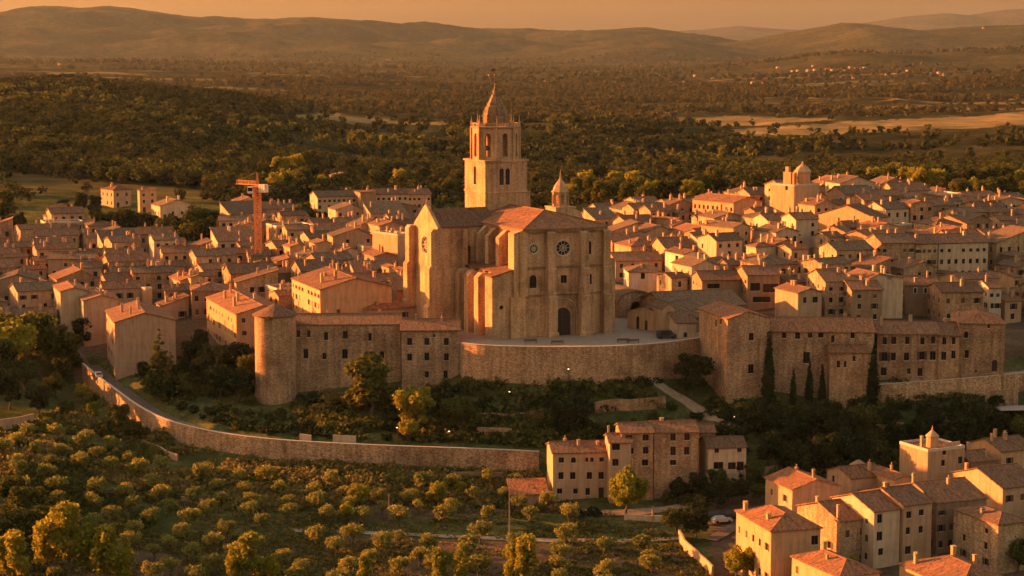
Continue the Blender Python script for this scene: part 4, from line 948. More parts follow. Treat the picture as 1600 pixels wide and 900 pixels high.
# ------------------------------------------------------------ buildings placed one by one
G = 'houses of the old town'
rub = 'rubble'
def z4(x, y, u0, v0): return u0 + x / 4, v0 + y / 4
def W4(lst, u0, v0, s=4.0): return [(u0 + q[0] / s, v0 + q[1] / s, q[2] / s, q[3] / s) + tuple(q[4:]) for q in lst]
# round tower
tw = at_z(428, 634, -15.3); TR = 32.5 * (tw.y + 5.3) / F; tcx, tcy = tw.x, tw.y + TR
def round_tower():
    root = empty('round_tower', (tcx, tcy, -15.3), 0, 'round rubble stone tower with conical tiled roof beside the long stone building', 'tower'); FOOT.append((tcx - TR, tcy - TR, 0, 2 * TR, 2 * TR))
    H = at_y(428, 495, tcy - TR).z + 15.3
    m = MB(); m.lathe((0, 0, 0), [(TR + .5, -3), (TR + .35, 0), (TR, 5), (TR - .05, H)], 56); m.build('wall', 'rubble', root, smooth=False)
    for p in root.children[-1:]: p.data.polygons.foreach_set('use_smooth', [len(f.vertices) == 4 for f in p.data.polygons])
    m = MB(); n = 28; r = TR + .55; hz = 2.7
    for i in range(n):
        a0, a1 = 2 * math.pi * i / n, 2 * math.pi * (i + 1) / n; p = Vector((r * math.cos(a0), r * math.sin(a0), H)); q = Vector((r * math.cos(a1), r * math.sin(a1), H)); t = Vector((0, 0, H + hz)); e = Vector((0, 0, .18))
        sl = (t - p).length; m.poly([p, q, t], 0, [(i * 1.3, 0), (i * 1.3 + 1.3, 0), (i * 1.3 + .65, sl)]); m.poly([p - e, q - e, q, p])
    m.build('roof', 'tile2', root)
    for (an, zz, w_, h_) in ((R(-68), H - 5.6, .6, 1.9), (R(-62), H - 14, .5, 1.5)):
        lp = rect(0, 0, w_, h_); a, g = window_mesh(lp, ('rt', w_, h_), 'win'); o = link('window', a, root); rr = TR - .12
        o.location = (rr * math.cos(an), rr * math.sin(an), zz); o.rotation_euler = (0, 0, an + math.pi / 2); gg = link('pane', g, o); gg.location = (0, -.16, 0)
round_tower()
# long stone building and its right wing
A_ = hpx('A', 459, 507.5, 16.2, 2.5, 168, 0, 'a', rub, 'tile2', 'long plain stone building with two rows of small windows right of the round tower', name='stone_building', cat='building', Y=472, Dm=12, pitch=17, front=W4([(345,325,22,46),(410,325,20,46),(518,340,24,52),(638,332,28,52),(793,345,22,52),(392,450,32,62),(508,467,26,38),(636,452,34,60),(868,458,26,45)], 380, 440), left=[], chim=[(.3,.7,1.2),(.8,.6,1)])
B_ = hpx('B', 627, 516.5, 13.5, 2.5, 92, 0, 'a', rub, 'tile2', 'stone wing with three rows of three windows between the tree and the terrace', name='stone_building', cat='building', Y=468.5, Dm=12.5, pitch=17, front=W4([(1040,375,32,44),(1148,375,32,44),(1270,375,30,46),(1195,338,16,20),(1040,472,32,46),(1148,470,32,48),(1270,470,32,46),(1148,580,24,40),(1265,582,26,48)], 380, 440), left=[], chim=[(.25,.5,1.5),(.7,.4,1.2)], found=5)
# right hand stone ensemble
R1 = hpx('R1', 1137, 499, 19.5, 14, 69, 32, 'b', rub, 'tile', 'tall square stone block with sunlit roof edge at the right end of the terrace', name='stone_building', cat='building', Y=452, pitch=19, ridge=.47, front=W4([(1095,385,28,46),(1093,585,36,58)], 900, 430), left=W4([(875,300,12,46,'shut'),(905,290,10,30)], 900, 430), chim=[], found=5)
R2 = hpx('R2', 1207, 518, 16.0, -2, 160, 0, 'a', rub, 'tile', 'long stone building with row of small windows under the eaves and dark cypresses before it', name='stone_building', cat='building', Y=458, Dm=14, pitch=19, front=W4([(100,375,26,38),(185,378,32,40),(263,376,28,32),(330,375,32,32),(405,400,20,44),(528,375,28,38),(628,370,28,38),(240,515,44,72,'win')], 1200, 430), left=[], chim=[(.2,.6,1),(.75,.5,1.2)], found=5, plinth=1)
R2b = hpx('R2b', 1297, 551, 12.0, -2, 60, 0, 'sf', 'rubble2', 'tile', 'low stone annex with tiny arched windows in front of the long cypress building', name='stone_annex', cat='building', Y=452.5, Dm=6.4, pitch=14, front=W4([(440,555,20,46,'win',arch),(482,555,16,42,'win',arch),(538,520,16,36,'win',arch)], 1200, 430), left=[], chim=[], found=4, foot=False)
R3 = hpx('R3', 1371, 521.5, 13.8, -3, 96, 0, 'a', 'rubble2', 'tile2', 'stone house with three window rows right of the tall cypress', name='stone_building', cat='building', Y=461, Dm=13, pitch=18, front=W4([(730,410,28,46),(786,408,30,46),(870,408,26,46),(965,410,28,48),(1032,405,26,48),(728,510,36,54,'open'),(783,508,30,52),(865,508,32,52),(962,503,32,50,'open'),(1030,503,38,54),(722,602,38,50),(950,605,32,52),(880,600,20,36)], 1200, 430), left=[], chim=[(.1,.3,2.2),(.6,.5,1.5)], found=5)
R4 = hpx('R4', 1467, 524, 13.0, -4, 32, 0, 'a', 'rubble2', 'tile2', 'narrow stone house with two window pairs, squeezed beside the far right hall', name='stone_building', cat='building', Y=460, Dm=14, pitch=18, front=W4([(1102,412,28,46),(1160,410,22,46),(1098,505,30,50),(1158,497,24,50)], 1200, 430), left=[], chim=[(.5,.5,1.2)], found=5)
R5 = hpx('R5', 1499, 505, 16.5, -6, 71, 0, 'hip', rub, 'tile', 'big stone hall with hipped roof at the right end of the stone row', name='stone_building', cat='building', Y=462, Dm=17, pitch=17, front=W4([(1238,372,24,42,'win',arch),(1242,492,28,52),(1380,320,14,22),(1300,600,10,20),(1415,565,36,74,'door',arch)], 1200, 430), left=[], chim=[(.1,.6,1.4)], found=5)
# buildings round the terrace
C1 = hpx('C1', 1035, 492, 7.5, 48, 30, 52, 'a', 'ochre', 'tile3', 'low ochre building with buttressed arcade wall facing the church square', name='cloister_building', cat='building', Wm=30, pitch=16, Y=486, left=W4([(385,300,20,90,'door',arch),(438,320,18,80,'door',arch),(490,340,18,70,'door',arch)], 900, 430), front=[], chim=[])
C2 = hpx('C2', 1040, 481, 10, 17, 130, 8, 'a', rub, 'tile3', 'long low building with broad greyed roof behind the gabled porch', name='cloister_building', cat='building', Dm=20, Y=497, pitch=16, front=(0, 0), left=(0, 0), chim=[])
C3 = hpx('C3', 1035, 484, 9.2, 14, 21, 6, 'b', 'tan', 'tile2', 'small gabled porch building with one slit window on the church square', name='chapel', cat='building', Y=481, Dm=9, pitch=40, front=[(1047,491,3,10,'win',arch)], left=[], chim=[], over=.12)
C4 = hpx('C4', 1057, 505, 4.8, 12, 32, 6, 'sf', 'pale', 'tile2', 'low cream lean-to building between the gabled porch and square stone block', name='outbuilding', cat='building', Y=475, Dm=7, pitch=16, front=[(1071,523,6,8,'door',arch)], left=[], chim=[])
C5 = hpx('C5', 1062, 497, 6.8, 12, 45, 6, 'hip', 'brown', 'tile2', 'brown roofed building tucked between cream lean-to and tall square block', name='outbuilding', cat='building', Y=485, Dm=8, pitch=18, front=(0, 0), left=(0, 0), chim=[], foot=False)
# chapel with a barrel roof
p = at_y(966, 465, 512); ch = empty('vaulted_chapel', (p.x, p.y, -.5), R(20), 'dark chapel with rounded barrel roof beside the right flank of the church', 'chapel'); FOOT.append((p.x, p.y, R(20), 11, 14))
m = MB(); W_ = 10.5; hh = 4.2
for k, (P_, d_, L_) in enumerate((((0, 0), (1, 0), W_), ((W_, 14), (-1, 0), W_))):
    top = [(L_ / 2 + L_ / 2 * math.cos(math.pi * i / 14), hh + 3.4 * math.sin(math.pi * i / 14)) for i in range(15)]
    m.panel(P_, d_, [(0, -3), (L_, -3)] + top, [arch(L_ / 2, .2, 3.2, 4.6)] if k == 0 else [], .5)
m.panel((0, 14), (0, -1), [(0, -3), (14, -3), (14, hh), (0, hh)]); m.panel((W_, 0), (0, 1), [(0, -3), (14, -3), (14, hh), (0, hh)]); m.build('wall', 'rubble', ch)
m = MB()
for i in range(14):
    a0, a1 = math.pi * i / 14, math.pi * (i + 1) / 14; rx, rz = W_ / 2 + .4, 3.65
    p0 = (W_ / 2 + rx * math.cos(a0), hh + rz * math.sin(a0)); p1 = (W_ / 2 + rx * math.cos(a1), hh + rz * math.sin(a1))
    m.poly([(p0[0], -.4, p0[1]), (p0[0], 14.4, p0[1]), (p1[0], 14.4, p1[1]), (p1[0], -.4, p1[1])], 0, [(0, i * .9), (14.8, i * .9), (14.8, i * .9 + .9), (0, i * .9 + .9)])
    m.poly([(p0[0], -.4, p0[1]), (p1[0], -.4, p1[1]), (p1[0] * .97 + W_ * .015, -.4, p1[1] - .3), (p0[0] * .97 + W_ * .015, -.4, p0[1] - .3)])
m.build('roof', 'tile3', ch)
# --- left of the picture
hpx('L1', 369, 491, 15, 21, 80, 80, 'b', 'ochre', 'tile', 'long four-storey block with sunlit window rows, left of the round tower', name='apartment_block', cat='building', group=G, left=(10, 4), front=W4([(1523,243,22,28),(1528,322,28,30),(1533,408,52,34)], 0, 440), pitch=15, chim=[(.15,.3,2.6),(.3,.45,2.4),(.2,.7,2.2),(.4,.85,2.4),(.6,.4,2)])
hpx('L2', 500, 453, 12, 22, 110, 62, 'b', 'ochre', 'tile', 'long sunlit block with broad orange roof behind the long stone building', name='apartment_block', cat='building', group=G, left=(9, 4), front=(2, 3, .5), pitch=15, chim=[(.15,.3,2.8),(.3,.55,1.2),(.3,.2,2.6),(.5,.6,2.4)])
hpx('L3', 179, 504, 15.5, 17, 91, 43, 'b', 'pink', 'tile', 'tall four-storey house with sunlit left face at the bend of the road', name='town_house', cat='house', group=G, left=(6, 4), front=(0, 0), pitch=16, chim=[(.2,.5,2.4),(.3,.2,2),(.45,.35,2.2),(.5,.7,2)])
hpx('L4', 130, 470, 13, 19, 52, 25, 'b', 'tan', 'tile', 'sunlit house with long sloping roof right behind the tall house at the bend', name='town_house', cat='house', group=G, left=(4, 4), front=(0, 0), pitch=15)
hpx('L5', 94, 456, 13, 20, 40, 30, 'b', 'pale', 'tile', 'pale narrow sunlit house at the left end of the lit street row', name='town_house', cat='house', group=G, left=(5, 4), front=(0, 0), pitch=15)
hpx('L6', 75, 405, 9, 5, 72, 4, 'a', 'pink', 'tile3', 'pinkish house with broad shaded front of mixed windows above the lit street row', name='town_house', cat='house', group=G, Dm=11)
hpx('L7', 64, 385, 5.5, 8, 50, 4, 'b', 'white', 'tile', 'white gabled house with single dark window on the left side of town', name='town_house', cat='house', group=G, Dm=9, front=[(82,385,7,6)], pitch=22, chim=[])
hpx('L8', -8, 440, 7, 12, 66, 8, 'b', 'pink', 'tile3', 'large pinkish gable end at the left edge of the town', name='town_house', cat='house', group=G, Dm=14, front=(2, 2, .6))
hpx('L9', 34, 526, 4, 22, 50, 26, 'b', 'ochre', 'tile', 'low orange roofed house peeping over the large trees at the left edge', name='town_house', cat='house', group=G)
hpx('L10', 20, 492, 6, 15, 62, 12, 'a', 'brown', 'tile3', 'brown roofed low house left of the sunlit street row', name='town_house', cat='house', group=G)
hpx('T1', 177, 297, 7.5, 38, 24, 27, 'hip', 'tan', 'tile2', 'square lone house with hipped roof before the wooded hill at far left', name='villa', cat='house', group=G)
hpx('T2', 250, 322, 5.6, 28, 50, 21, 'b', 'pale', 'tile3', 'cream villa with low wide roof behind the town park', name='villa', cat='house', group=G, kinds=('far',))
hpx('T3', 218, 298, 9, 28, 24, 5, 'shed', 'ochre', 'tile3', 'tall narrow house with bright sunlit edge beside the cream villa', name='villa', cat='house', group=G, pitch=4)
hpx('T4', 86, 322, 7, 45, 15, 11, 'shed', 'ochre', 'tile3', 'small tower-like house with one bright orange face at far left', name='tower_house', cat='house', group=G, front=(0,0), left=(0,0), chim=[], pitch=4)
hpx('T5', 342, 345, 8, 8, 44, 3, 'a', 'pale', 'tile3', 'pale house with tall open bays left of the crane', name='town_house', cat='house', group=G, Dm=9, front=[(350,358,5,18),(361,358,5,18),(372,358,5,18)], chim=[(.4,.5,1),(.8,.5,1.4)])
hpx('T6', 374, 354, 9, 25, 28, 12, 'b', 'ochre', 'tile2', 'narrow house with bright sunlit side just left of the crane mast', name='town_house', cat='house', group=G)
hpx('B1', 496, 308, 10.5, 20, 66, 11, 'a', 'pale', 'tile3', 'long pale apartment row with many small windows behind the town', name='apartment_block', cat='building', group=G, front=(9, 4, .08), left=(2, 3), Dm=12)
hpx('B2', 563, 301, 12.5, 20, 24, 12, 'shed', 'brown', 'tile2', 'brown windowless slab between the pale apartment rows', name='apartment_block', cat='building', group=G, front=(0, 0), left=(3, 4), pitch=3)
hpx('B3', 587, 304, 11.5, 13, 50, 3, 'a', 'pale', 'tile2', 'pale apartment block with four window rows right of the brown slab', name='apartment_block', cat='building', group=G, front=(6, 4, .12), Dm=12)
hpx('B4', 637, 304, 9.5, 16, 36, 3, 'a', 'tan', 'tile2', 'stepped tan apartment block just left behind the gable of the church', name='apartment_block', cat='building', group=G, front=(5, 3, .12), Dm=12)
hpx('B5', 521, 274, 6.5, 32, 15, 8, 'shed', 'rubble', 'tile3', 'isolated stumpy stone tower among trees behind the apartment rows', name='stone_tower', cat='tower', group=G, front=(0, 0), left=(0, 0), chim=[], pitch=12)
hpx('m1', 453, 386, 8, 25, 26, 14, 'b', 'ochre', 'tile', 'small house with sunlit side right of the crane foot', name='town_house', cat='house', group=G)
hpx('m2', 494, 381, 8.5, 22, 24, 15, 'b', 'ochre', 'tile2', 'house with plain glowing side in the middle of the left town', name='town_house', cat='house', group=G, left=(1, 1))
hpx('m3', 535, 392, 7, 27, 24, 28, 'b', 'pale', 'tile', 'low house with broad orange roof and pale lit side, left of the bare lit wall', name='town_house', cat='house', group=G, left=(4, 1))
hpx('m4', 621, 366, 12, 40, 18, 43, 'flat', 'ochre', 'tile', 'tall house with one large bare glowing wall left of the church gable', name='town_house', cat='house', group=G, left=(0, 0), front=(0, 0))
hpx('m5', 585, 401, 7, 22, 34, 26, 'b', 'pink', 'tile', 'dark red roofed house beneath the large bare glowing wall', name='town_house', cat='house', group=G)
hpx('m6', 629, 423, 8.5, 28, 14, 38, 'b', 'ochre', 'tile', 'house with glowing side wall touching the church buttress at its left', name='town_house', cat='house', group=G, left=(3, 2))
hpx('n1', 575, 484, 7, 24, 76, 32, 'hip', 'tan', 'tile', 'house with bright hipped roof directly behind the long stone building', name='town_house', cat='house', group=G, front=(2, 2, .5))
hpx('q1', 245, 420, 6.5, 32, 14, 24, 'b', 'ochre', 'tile', 'small house with square glowing wall above the roofs left of the long block', name='town_house', cat='house', group=G)
hpx('q2', 281, 439, 7, 25, 22, 27, 'b', 'ochre', 'tile', 'glowing house with red roof just above the left end of the long block', name='town_house', cat='house', group=G, left=(3, 1))
hpx('q3', 298, 434, 8, 25, 22, 9, 'b', 'ochre', 'tile2', 'narrow house with glowing strip of wall behind the long four-storey block', name='town_house', cat='house', group=G)
hpx('q4', 227, 450, 7, 38, 9, 7, 'flat', 'ochre', 'tile', 'slim tower-like house catching sunlight behind the tall house at the bend', name='tower_house', cat='house', group=G, front=(0, 0), left=(0, 0), chim=[])
# --- right town
hpx('r1', 950, 338, 7.5, 30, 30, 38, 'b', 'tan', 'tile', 'house with pale lit windows right behind the roof lantern of the church', name='town_house', cat='house', group=G, left=(6, 2))
hpx('r2', 1058, 343, 6.5, 44, 8, 38, 'b', 'ochre', 'tile2', 'sunlit house left of the great red roof on the right hill', name='town_house', cat='house', group=G, left=(4, 1))
hpx('r3', 1146, 317, 8.5, 38, 50, 57, 'b', 'ochre', 'tile', 'large building with bright red roof left of the hilltop church hall', name='town_building', cat='building', group=G, left=(9, 2), front=(0, 0), pitch=14)
def hall():
    r = hpx('r4', 1241, 289, 13, 40, 46, 30, 'flat', 'ochre', 'tile2', 'hilltop church hall with tall bare sunlit wall, bell gable and domed turret', name='hill_church', cat='church', group=None, front=[(1254,318,5,11,'far')], left=[(1229,294,4,6,'far')], chim=[])
    _, W, D, h = HOUSES['r4']
    m = MB(); m.box(1, 1.9, D * .25, D * .25 + 3.4, h, h + 4.2); m.box(.9, 2.0, D * .25 + 1, D * .25 + 2.4, h + 4.2, h + 6); m.box(3.4, 4.2, D * .25, D * .25 + 3.4, h, h + 4); m.build('bell_gable', 'ochre', r)
    m = MB(); m.lathe((W * .8, D * .55, h - 2), [(2.8, 0), (2.8, 5.6), (3.1, 5.7), (3.0, 6), (2.0, 7.4), (.5, 8.4), (.15, 9.4)], 8, ph=.2); m.build('turret', 'ochre', r)
    for q in (.33, .5): m = MB(); m.lathe((W * q, D * .4, h), [(.5, 0), (.5, 1.8), (.7, 1.9), (.15, 4.2), (.03, 5)], 6); m.build('pinnacle', 'ochre', r)
    m = MB(); m.box(W * .62, W * .68, D * .1, D * .14, h, h + 3); m.build('chimney', 'ochre', r)
hall()
hpx('r5', 1367, 341, 8, 42, 26, 75, 'a', 'ochre', 'tile2', 'house with the broadest bare glowing gable, below the hilltop church turret', name='town_house', cat='house', group=G, left=(0, 0), chim=[(.2,.5,2),(.5,.6,2.5)])
hpx('r6', 1321, 363, 6, 42, 14, 36, 'a', 'ochre', 'tile2', 'glowing gabled house one step below the broadest glowing gable', name='town_house', cat='house', group=G, left=(0, 0))
hpx('r7', 1356, 370, 7.5, 40, 20, 32, 'a', 'ochre', 'tile2', 'square glowing house beside a dark roof, below the broadest gable to the right', name='town_house', cat='house', group=G, left=(0, 0))
hpx('r8', 1326, 394, 6, 32, 50, 40, 'shed', 'ochre', 'tile2', 'long glowing wall with shed roof and dark arcade, under the glowing gables', name='town_house', cat='house', group=G, left=(0, 0), front=[(1340 + 6 * i, 408, 3, 6, 'far') for i in range(6)], pitch=6)
hpx('r10', 1378, 380, 11, 10, 54, 5, 'a', rub, 'tile3', 'big shaded stone house at the left end of the long row on the right hill', name='town_house', cat='house', group=G, Dm=13, front=(5, 3, .3))
hpx('r11', 1431, 381, 11, 10, 36, 3, 'a', 'mixed', 'tile2', 'worn plaster house in the middle of the long row on the right hill', name='town_house', cat='house', group=G, Dm=13, front=(4, 3))
hpx('r12', 1467, 380, 11, 12, 82, 3, 'a', 'pale', 'tile2', 'pale house with tall windows at the right end of the long hill row', name='town_house', cat='house', group=G, Dm=13, front=(7, 3))
hpx('r13', 1511, 350, 7, 40, 14, 48, 'a', 'ochre', 'tile2', 'house with jagged glowing side above the long row on the right hill', name='town_house', cat='house', group=G, left=(0, 0))
hpx('r13b', 1536, 364, 5, 40, 16, 22, 'a', 'pale', 'tile2', 'small glowing house stepping down right of the jagged glowing side', name='town_house', cat='house', group=G, left=(0, 0))
hpx('r14', 1584, 434, 6, 42, 14, 38, 'a', 'ochre', 'tile2', 'lone glowing pinkish gable near the right edge of the town', name='town_house', cat='house', group=G, left=(0, 0))
hpx('r14b', 1488, 429, 4, 35, 14, 32, 'shed', 'ochre', 'tile2', 'low house with thin bright orange wall below the pale end of the row', name='town_house', cat='house', group=G, left=(0, 0), pitch=6)
hpx('r15', 1583, 333, 7, 35, 26, 11, 'b', 'tan', 'tile2', 'tan house with small bright square of wall at the right edge under the trees', name='town_house', cat='house', group=G, left=(0, 0))
hpx('r16', 1146, 356, 10, 40, 30, 45, 'b', 'ochre', 'tile3', 'tall house with plain glowing wall, second glowing wall left of the hall', name='town_house', cat='house', group=G, left=(0, 0), chim=[(.1,.9,1.5)])
hpx('r17', 1181, 386, 8, 25, 34, 12, 'hip', 'pale', 'tile2', 'cubic pale house with one dark square window among brown roofs', name='town_house', cat='house', group=G, front=[(1203,406,6,9,'far')], left=(0, 0), chim=[(.5,.5,2.5),(.8,.5,1.6)])
hpx('r17b', 1241, 368, 5, 38, 10, 24, 'a', 'ochre', 'tile2', 'small glowing gable between the hall and the cubic pale house', name='town_house', cat='house', group=G, left=(0, 0))
hpx('r18', 1068, 398, 8.5, 22, 31, 24, 'b', 'white', 'tile2', 'white gabled house with arched side windows right of the church', name='town_house', cat='house', group=G, left=W4([(630,665,20,60,'far'),(675,670,16,50,'far')], 900, 240), front=(0, 0))
hpx('r19', 982, 425, 7.5, 4, 52, 18, 'hip', 'white', 'tile3', 'white house with two dark windows beside the right edge of the church', name='town_house', cat='house', group=G, front=W4([(315,770,26,60),(418,765,24,36)], 900, 240), Dm=11)
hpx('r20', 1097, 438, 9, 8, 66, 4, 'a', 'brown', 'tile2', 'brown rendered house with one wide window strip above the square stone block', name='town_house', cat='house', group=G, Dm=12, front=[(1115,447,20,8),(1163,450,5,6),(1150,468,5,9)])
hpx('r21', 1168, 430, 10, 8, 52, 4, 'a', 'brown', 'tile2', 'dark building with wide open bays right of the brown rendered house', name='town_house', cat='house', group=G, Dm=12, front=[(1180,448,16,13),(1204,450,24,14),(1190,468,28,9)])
hpx('r22', 1247, 458, 9, 22, 40, 27, 'b', 'tan', 'tile2', 'tan house with plain left side behind the long cypress building', name='town_house', cat='house', group=G, left=(0, 0), front=W4([(230,355,20,40),(295,352,32,40)], 1200, 380))
hpx('r23', 1290, 440, 10, 10, 38, 16, 'a', 'mixed', 'tile2', 'two-storey shaded house with four windows behind the tan plain-sided house', name='town_house', cat='house', group=G, front=(2, 3))
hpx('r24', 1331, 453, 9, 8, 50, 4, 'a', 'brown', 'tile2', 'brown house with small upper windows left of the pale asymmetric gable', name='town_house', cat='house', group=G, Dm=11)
hpx('r25', 1358, 436, 10.5, 16, 57, 6, 'b', 'pale', 'tile2', 'pale asymmetric gable end with one square window in the right town', name='town_house', cat='house', group=G, Dm=13, front=[(1389,433,8,9)], ridge=.28, pitch=24)
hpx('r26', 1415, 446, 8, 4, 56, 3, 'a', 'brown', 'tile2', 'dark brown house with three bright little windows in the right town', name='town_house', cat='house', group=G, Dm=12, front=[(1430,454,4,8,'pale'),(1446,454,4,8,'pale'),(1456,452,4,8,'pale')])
hpx('r27', 1472, 457, 8.5, 8, 68, 4, 'a', 'rubble2', 'tile2', 'broad reddish stone house left of the slim white one', name='town_house', cat='house', group=G, Dm=12)
hpx('r28', 1546, 450, 10, 10, 20, 5, 'a', 'white', 'tile2', 'slim white house with paired dark windows at right', name='town_house', cat='house', group=G, Dm=9, front=(2, 3, 0))
hpx('r29', 962, 408, 6, 10, 74, 5, 'a', 'tan', 'tile', 'house with long red tiled roof behind the white house by the church', name='town_house', cat='house', group=G, Dm=13)
hpx('r30', 1101, 415, 5.5, 8, 62, 4, 'hip', 'white', 'tile3', 'low house with broad dark hipped roof over white wall strip', name='town_house', cat='house', group=G, Dm=13, front=(0, 0))
# --- farm houses in the middle below
g2 = 'farmhouses below the road'
hpx('f1', 864, 708, 11.0, 7, 88, 9, 'a', 'tan', 'tile2', 'three-storey farmhouse with eleven windows and a dark door left of the golden tree', name='farmhouse', cat='house', group=g2, Dm=9.5, front=W4([(370,340,32,30),(442,338,28,34,'win',arch),(522,337,18,26),(552,337,22,26),(610,335,28,28),(368,432,34,42),(438,432,30,42),(537,430,30,44),(607,430,34,44),(360,522,30,34),(455,522,26,34),(527,525,24,44),(607,532,34,66,'door')], 780, 630, 3.81), left=(0, 0), chim=[(.5,.3,1.6),(.3,.7,1.2),(.85,.3,1.2)], found=4)
hpx('f2', 953, 692, 13.5, 5, 34, 8, 'a', 'tan', 'tile2', 'narrow recessed farmhouse part with two dark windows between its larger neighbours', name='farmhouse', cat='house', group=g2, Dm=8, front=W4([(695,258,48,44),(692,352,40,44)], 780, 630, 3.81), left=(0, 0), chim=[(.1,.7,1.8)], found=4)
hpx('f3', 971, 677, 15, 5, 51, 9, 'a', 'rubble2', 'tile2', 'tall stone farmhouse with balcony opening behind the golden tree', name='farmhouse', cat='house', group=g2, Dm=9, front=W4([(772,205,44,34),(872,205,40,38),(872,280,34,44),(772,283,52,40),(868,352,36,40),(770,352,40,46,'pale')], 780, 630, 3.81), left=(0, 0), chim=[], found=4)
hpx('f4', 1022, 676, 15, 4, 70, 5, 'a', 'rubble2', 'tile2', 'widest stone farmhouse with pairs of windows, behind the pergola', name='farmhouse', cat='house', group=g2, Dm=10, front=W4([(1035,203,30,42),(1118,200,34,42),(1035,285,34,52),(1116,283,32,48),(1035,352,36,34)], 780, 630, 3.81), left=(0, 0), chim=[(.25,.5,1)], found=4)
hpx('f5', 1107, 700, 10.5, 6, 61, 15, 'a', 'pale', 'tile2', 'farmhouse with white upper storey over an open porch, rightmost of the cluster', name='farmhouse', cat='house', group=g2, Dm=9.5, front=W4([(1295,282,28,28),(1430,278,28,28),(1305,370,60,44,'far'),(1385,372,50,44,'far'),(1435,372,40,56,'far')], 780, 630, 3.81), left=(0, 0), chim=[], found=4)
hpx('f6', 1094, 676, 13, 4, 24, 5, 'a', 'rubble2', 'tile2', 'low roof strip peeping up between the widest farmhouse and the white-storeyed one', name='outbuilding', cat='building', group=g2, Dm=7, front=(0, 0), left=(0, 0), chim=[], found=4, foot=False, Y=424)
hpx('f7', 799, 773, 2.6, 6, 58, 5, 'sf', 'pink', 'tile', 'low lean-to sheds with pinkish tile roof against the left farmhouse', name='shed', cat='shed', group=g2, Dm=7, front=(0, 0), left=(0, 0), chim=[], found=3, pitch=14)
# --- village at bottom right
g3 = 'houses of the lower village'
s33 = lambda l: W4(l, 1120, 650, 3.333)
hpx('b1', 1205, 830, 12, 16, 83, 54, 'hip', 'ochre', 'tile', 'ochre house with hipped roof and sunlit window rows, leftmost of the lower village', name='village_house', cat='house', group=g3, Dm=17, left=(5, 2, 0), front=s33([(510,645,34,52)]), chim=[(.12,.9,1.6),(.2,.35,1.2)], pitch=20)
hpx('b2', 1238, 765, 9, 20, 80, 25, 'b', 'tan', 'tile', 'brown gabled house with small roof dormer behind the hipped ochre house', name='village_house', cat='house', group=g3, left=(2, 2), front=(0, 0), chim=[(.5,.1,1.8),(.55,.8,1)], Dm=12)
hpx('b3', 1314, 815, 9.5, 26, 50, 52, 'a', 'mixed', 'tile2', 'house with glowing left gable and a tall chimney on its wall, central lower village', name='village_house', cat='house', group=g3, Dm=15, left=(2, 1), front=(2, 2, .4), chim=[(.02,.08,2.6),(.1,.6,1.5)])
hpx('b4', 1366, 800, 11.5, 26, 46, 5, 'a', 'pale', 'tile2', 'pale house with six windows and green door, central in the lower village', name='village_house', cat='house', group=g3, Dm=14, front=s33([(848,535,28,46),(937,525,28,46),(847,625,30,48),(935,615,28,46),(853,705,24,40),(933,708,34,54,'gshut')]), chim=[])
hpx('b5', 1412, 791, 12, 26, 51, 5, 'a', 'tan', 'tile2', 'tan five-windowed house adjoining the pale green-doored one on its right', name='village_house', cat='house', group=g3, Dm=14, front=s33([(1000,515,26,36),(1065,503,24,30),(995,598,22,36),(1062,590,22,38),(995,697,28,44)]), chim=[(.1,.5,1.4)], over=.3)
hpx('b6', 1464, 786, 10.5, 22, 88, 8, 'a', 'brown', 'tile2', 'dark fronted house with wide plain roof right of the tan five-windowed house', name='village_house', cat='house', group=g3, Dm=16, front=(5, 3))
hpx('b7', 1567, 763, 8.5, 24, 70, 80, 'a', 'tan', 'tile2', 'house with long glowing gable wall and dark roof at the right edge, upper side', name='village_house', cat='house', group=g3, Dm=17, left=(0, 0), chim=[(.1,.8,1.8)])
def turreted():
    r = hpx('b8', 1450, 703, 10.5, 26, 66, 46, 'flat', 'tan', 'tile', 'flat topped house with small bell turret at the top of the lower village', name='village_house', cat='house', group=g3, Dm=10, left=(1, 1), front=s33([(1185,190,20,26),(1178,245,18,32),(1268,230,22,36)]), chim=[(.1,.35,2.6)])
    _, W, D, h = HOUSES['b8']
    m = MB(); m.lathe((W * .38, D * .35, h - .3), [(1.3, 0), (1.3, 2.3), (1.5, 2.4), (1.45, 2.6), (.7, 3.3), (.2, 3.8), (.05, 4.8)], 10); m.box(W * .5, W * .95, D * .1, D * .12, h, h + .9); m.build('turret', 'ochre', r)
turreted()
hpx('b9', 1560, 820, 10, 24, 55, 47, 'hip', 'mixed', 'tile2', 'worn house with small shuttered windows and hipped roof at the right edge', name='village_house', cat='house', group=g3, Dm=14, left=(2, 3), front=(0, 0), chim=[(.2,.5,1)])
hpx('b10', 1312, 902, 8, 24, 70, 58, 'hip', 'ochre', 'tile', 'bright orange roof at the bottom edge, under the house with the wall chimney', name='village_house', cat='house', group=g3, Dm=16, chim=[(.6,.8,1.6),(.3,.5,1.2)], pitch=21)
hpx('b11', 1500, 925, 8, 20, 110, 85, 'hip', 'ochre', 'tile', 'largest orange roof at the bottom edge near the right corner', name='village_house', cat='house', group=g3, Dm=20, chim=[(.12,.85,2),(.8,.9,2.4),(.85,.6,2.2)], pitch=21)
hpx('b12', 1160, 878, 3, 22, 18, 25, 'shed', 'pale', 'tile', 'little lean-to with orange roof against the hipped ochre house', name='shed', cat='shed', group=g3, front=(0, 0), left=(0, 0), chim=[], pitch=12, Dm=7)
hpx('b13', 1330, 748, 6, 22, 60, 24, 'a', 'tan', 'tile', 'low jumbled house with reddish roof between the dormer and turret houses', name='village_house', cat='house', group=g3, Dm=10, front=(2, 1))
hpx('b14', 1398, 750, 7, 22, 34, 18, 'b', 'ochre', 'tile', 'small house with bright gable just below the turreted house', name='village_house', cat='house', group=g3, Dm=10)
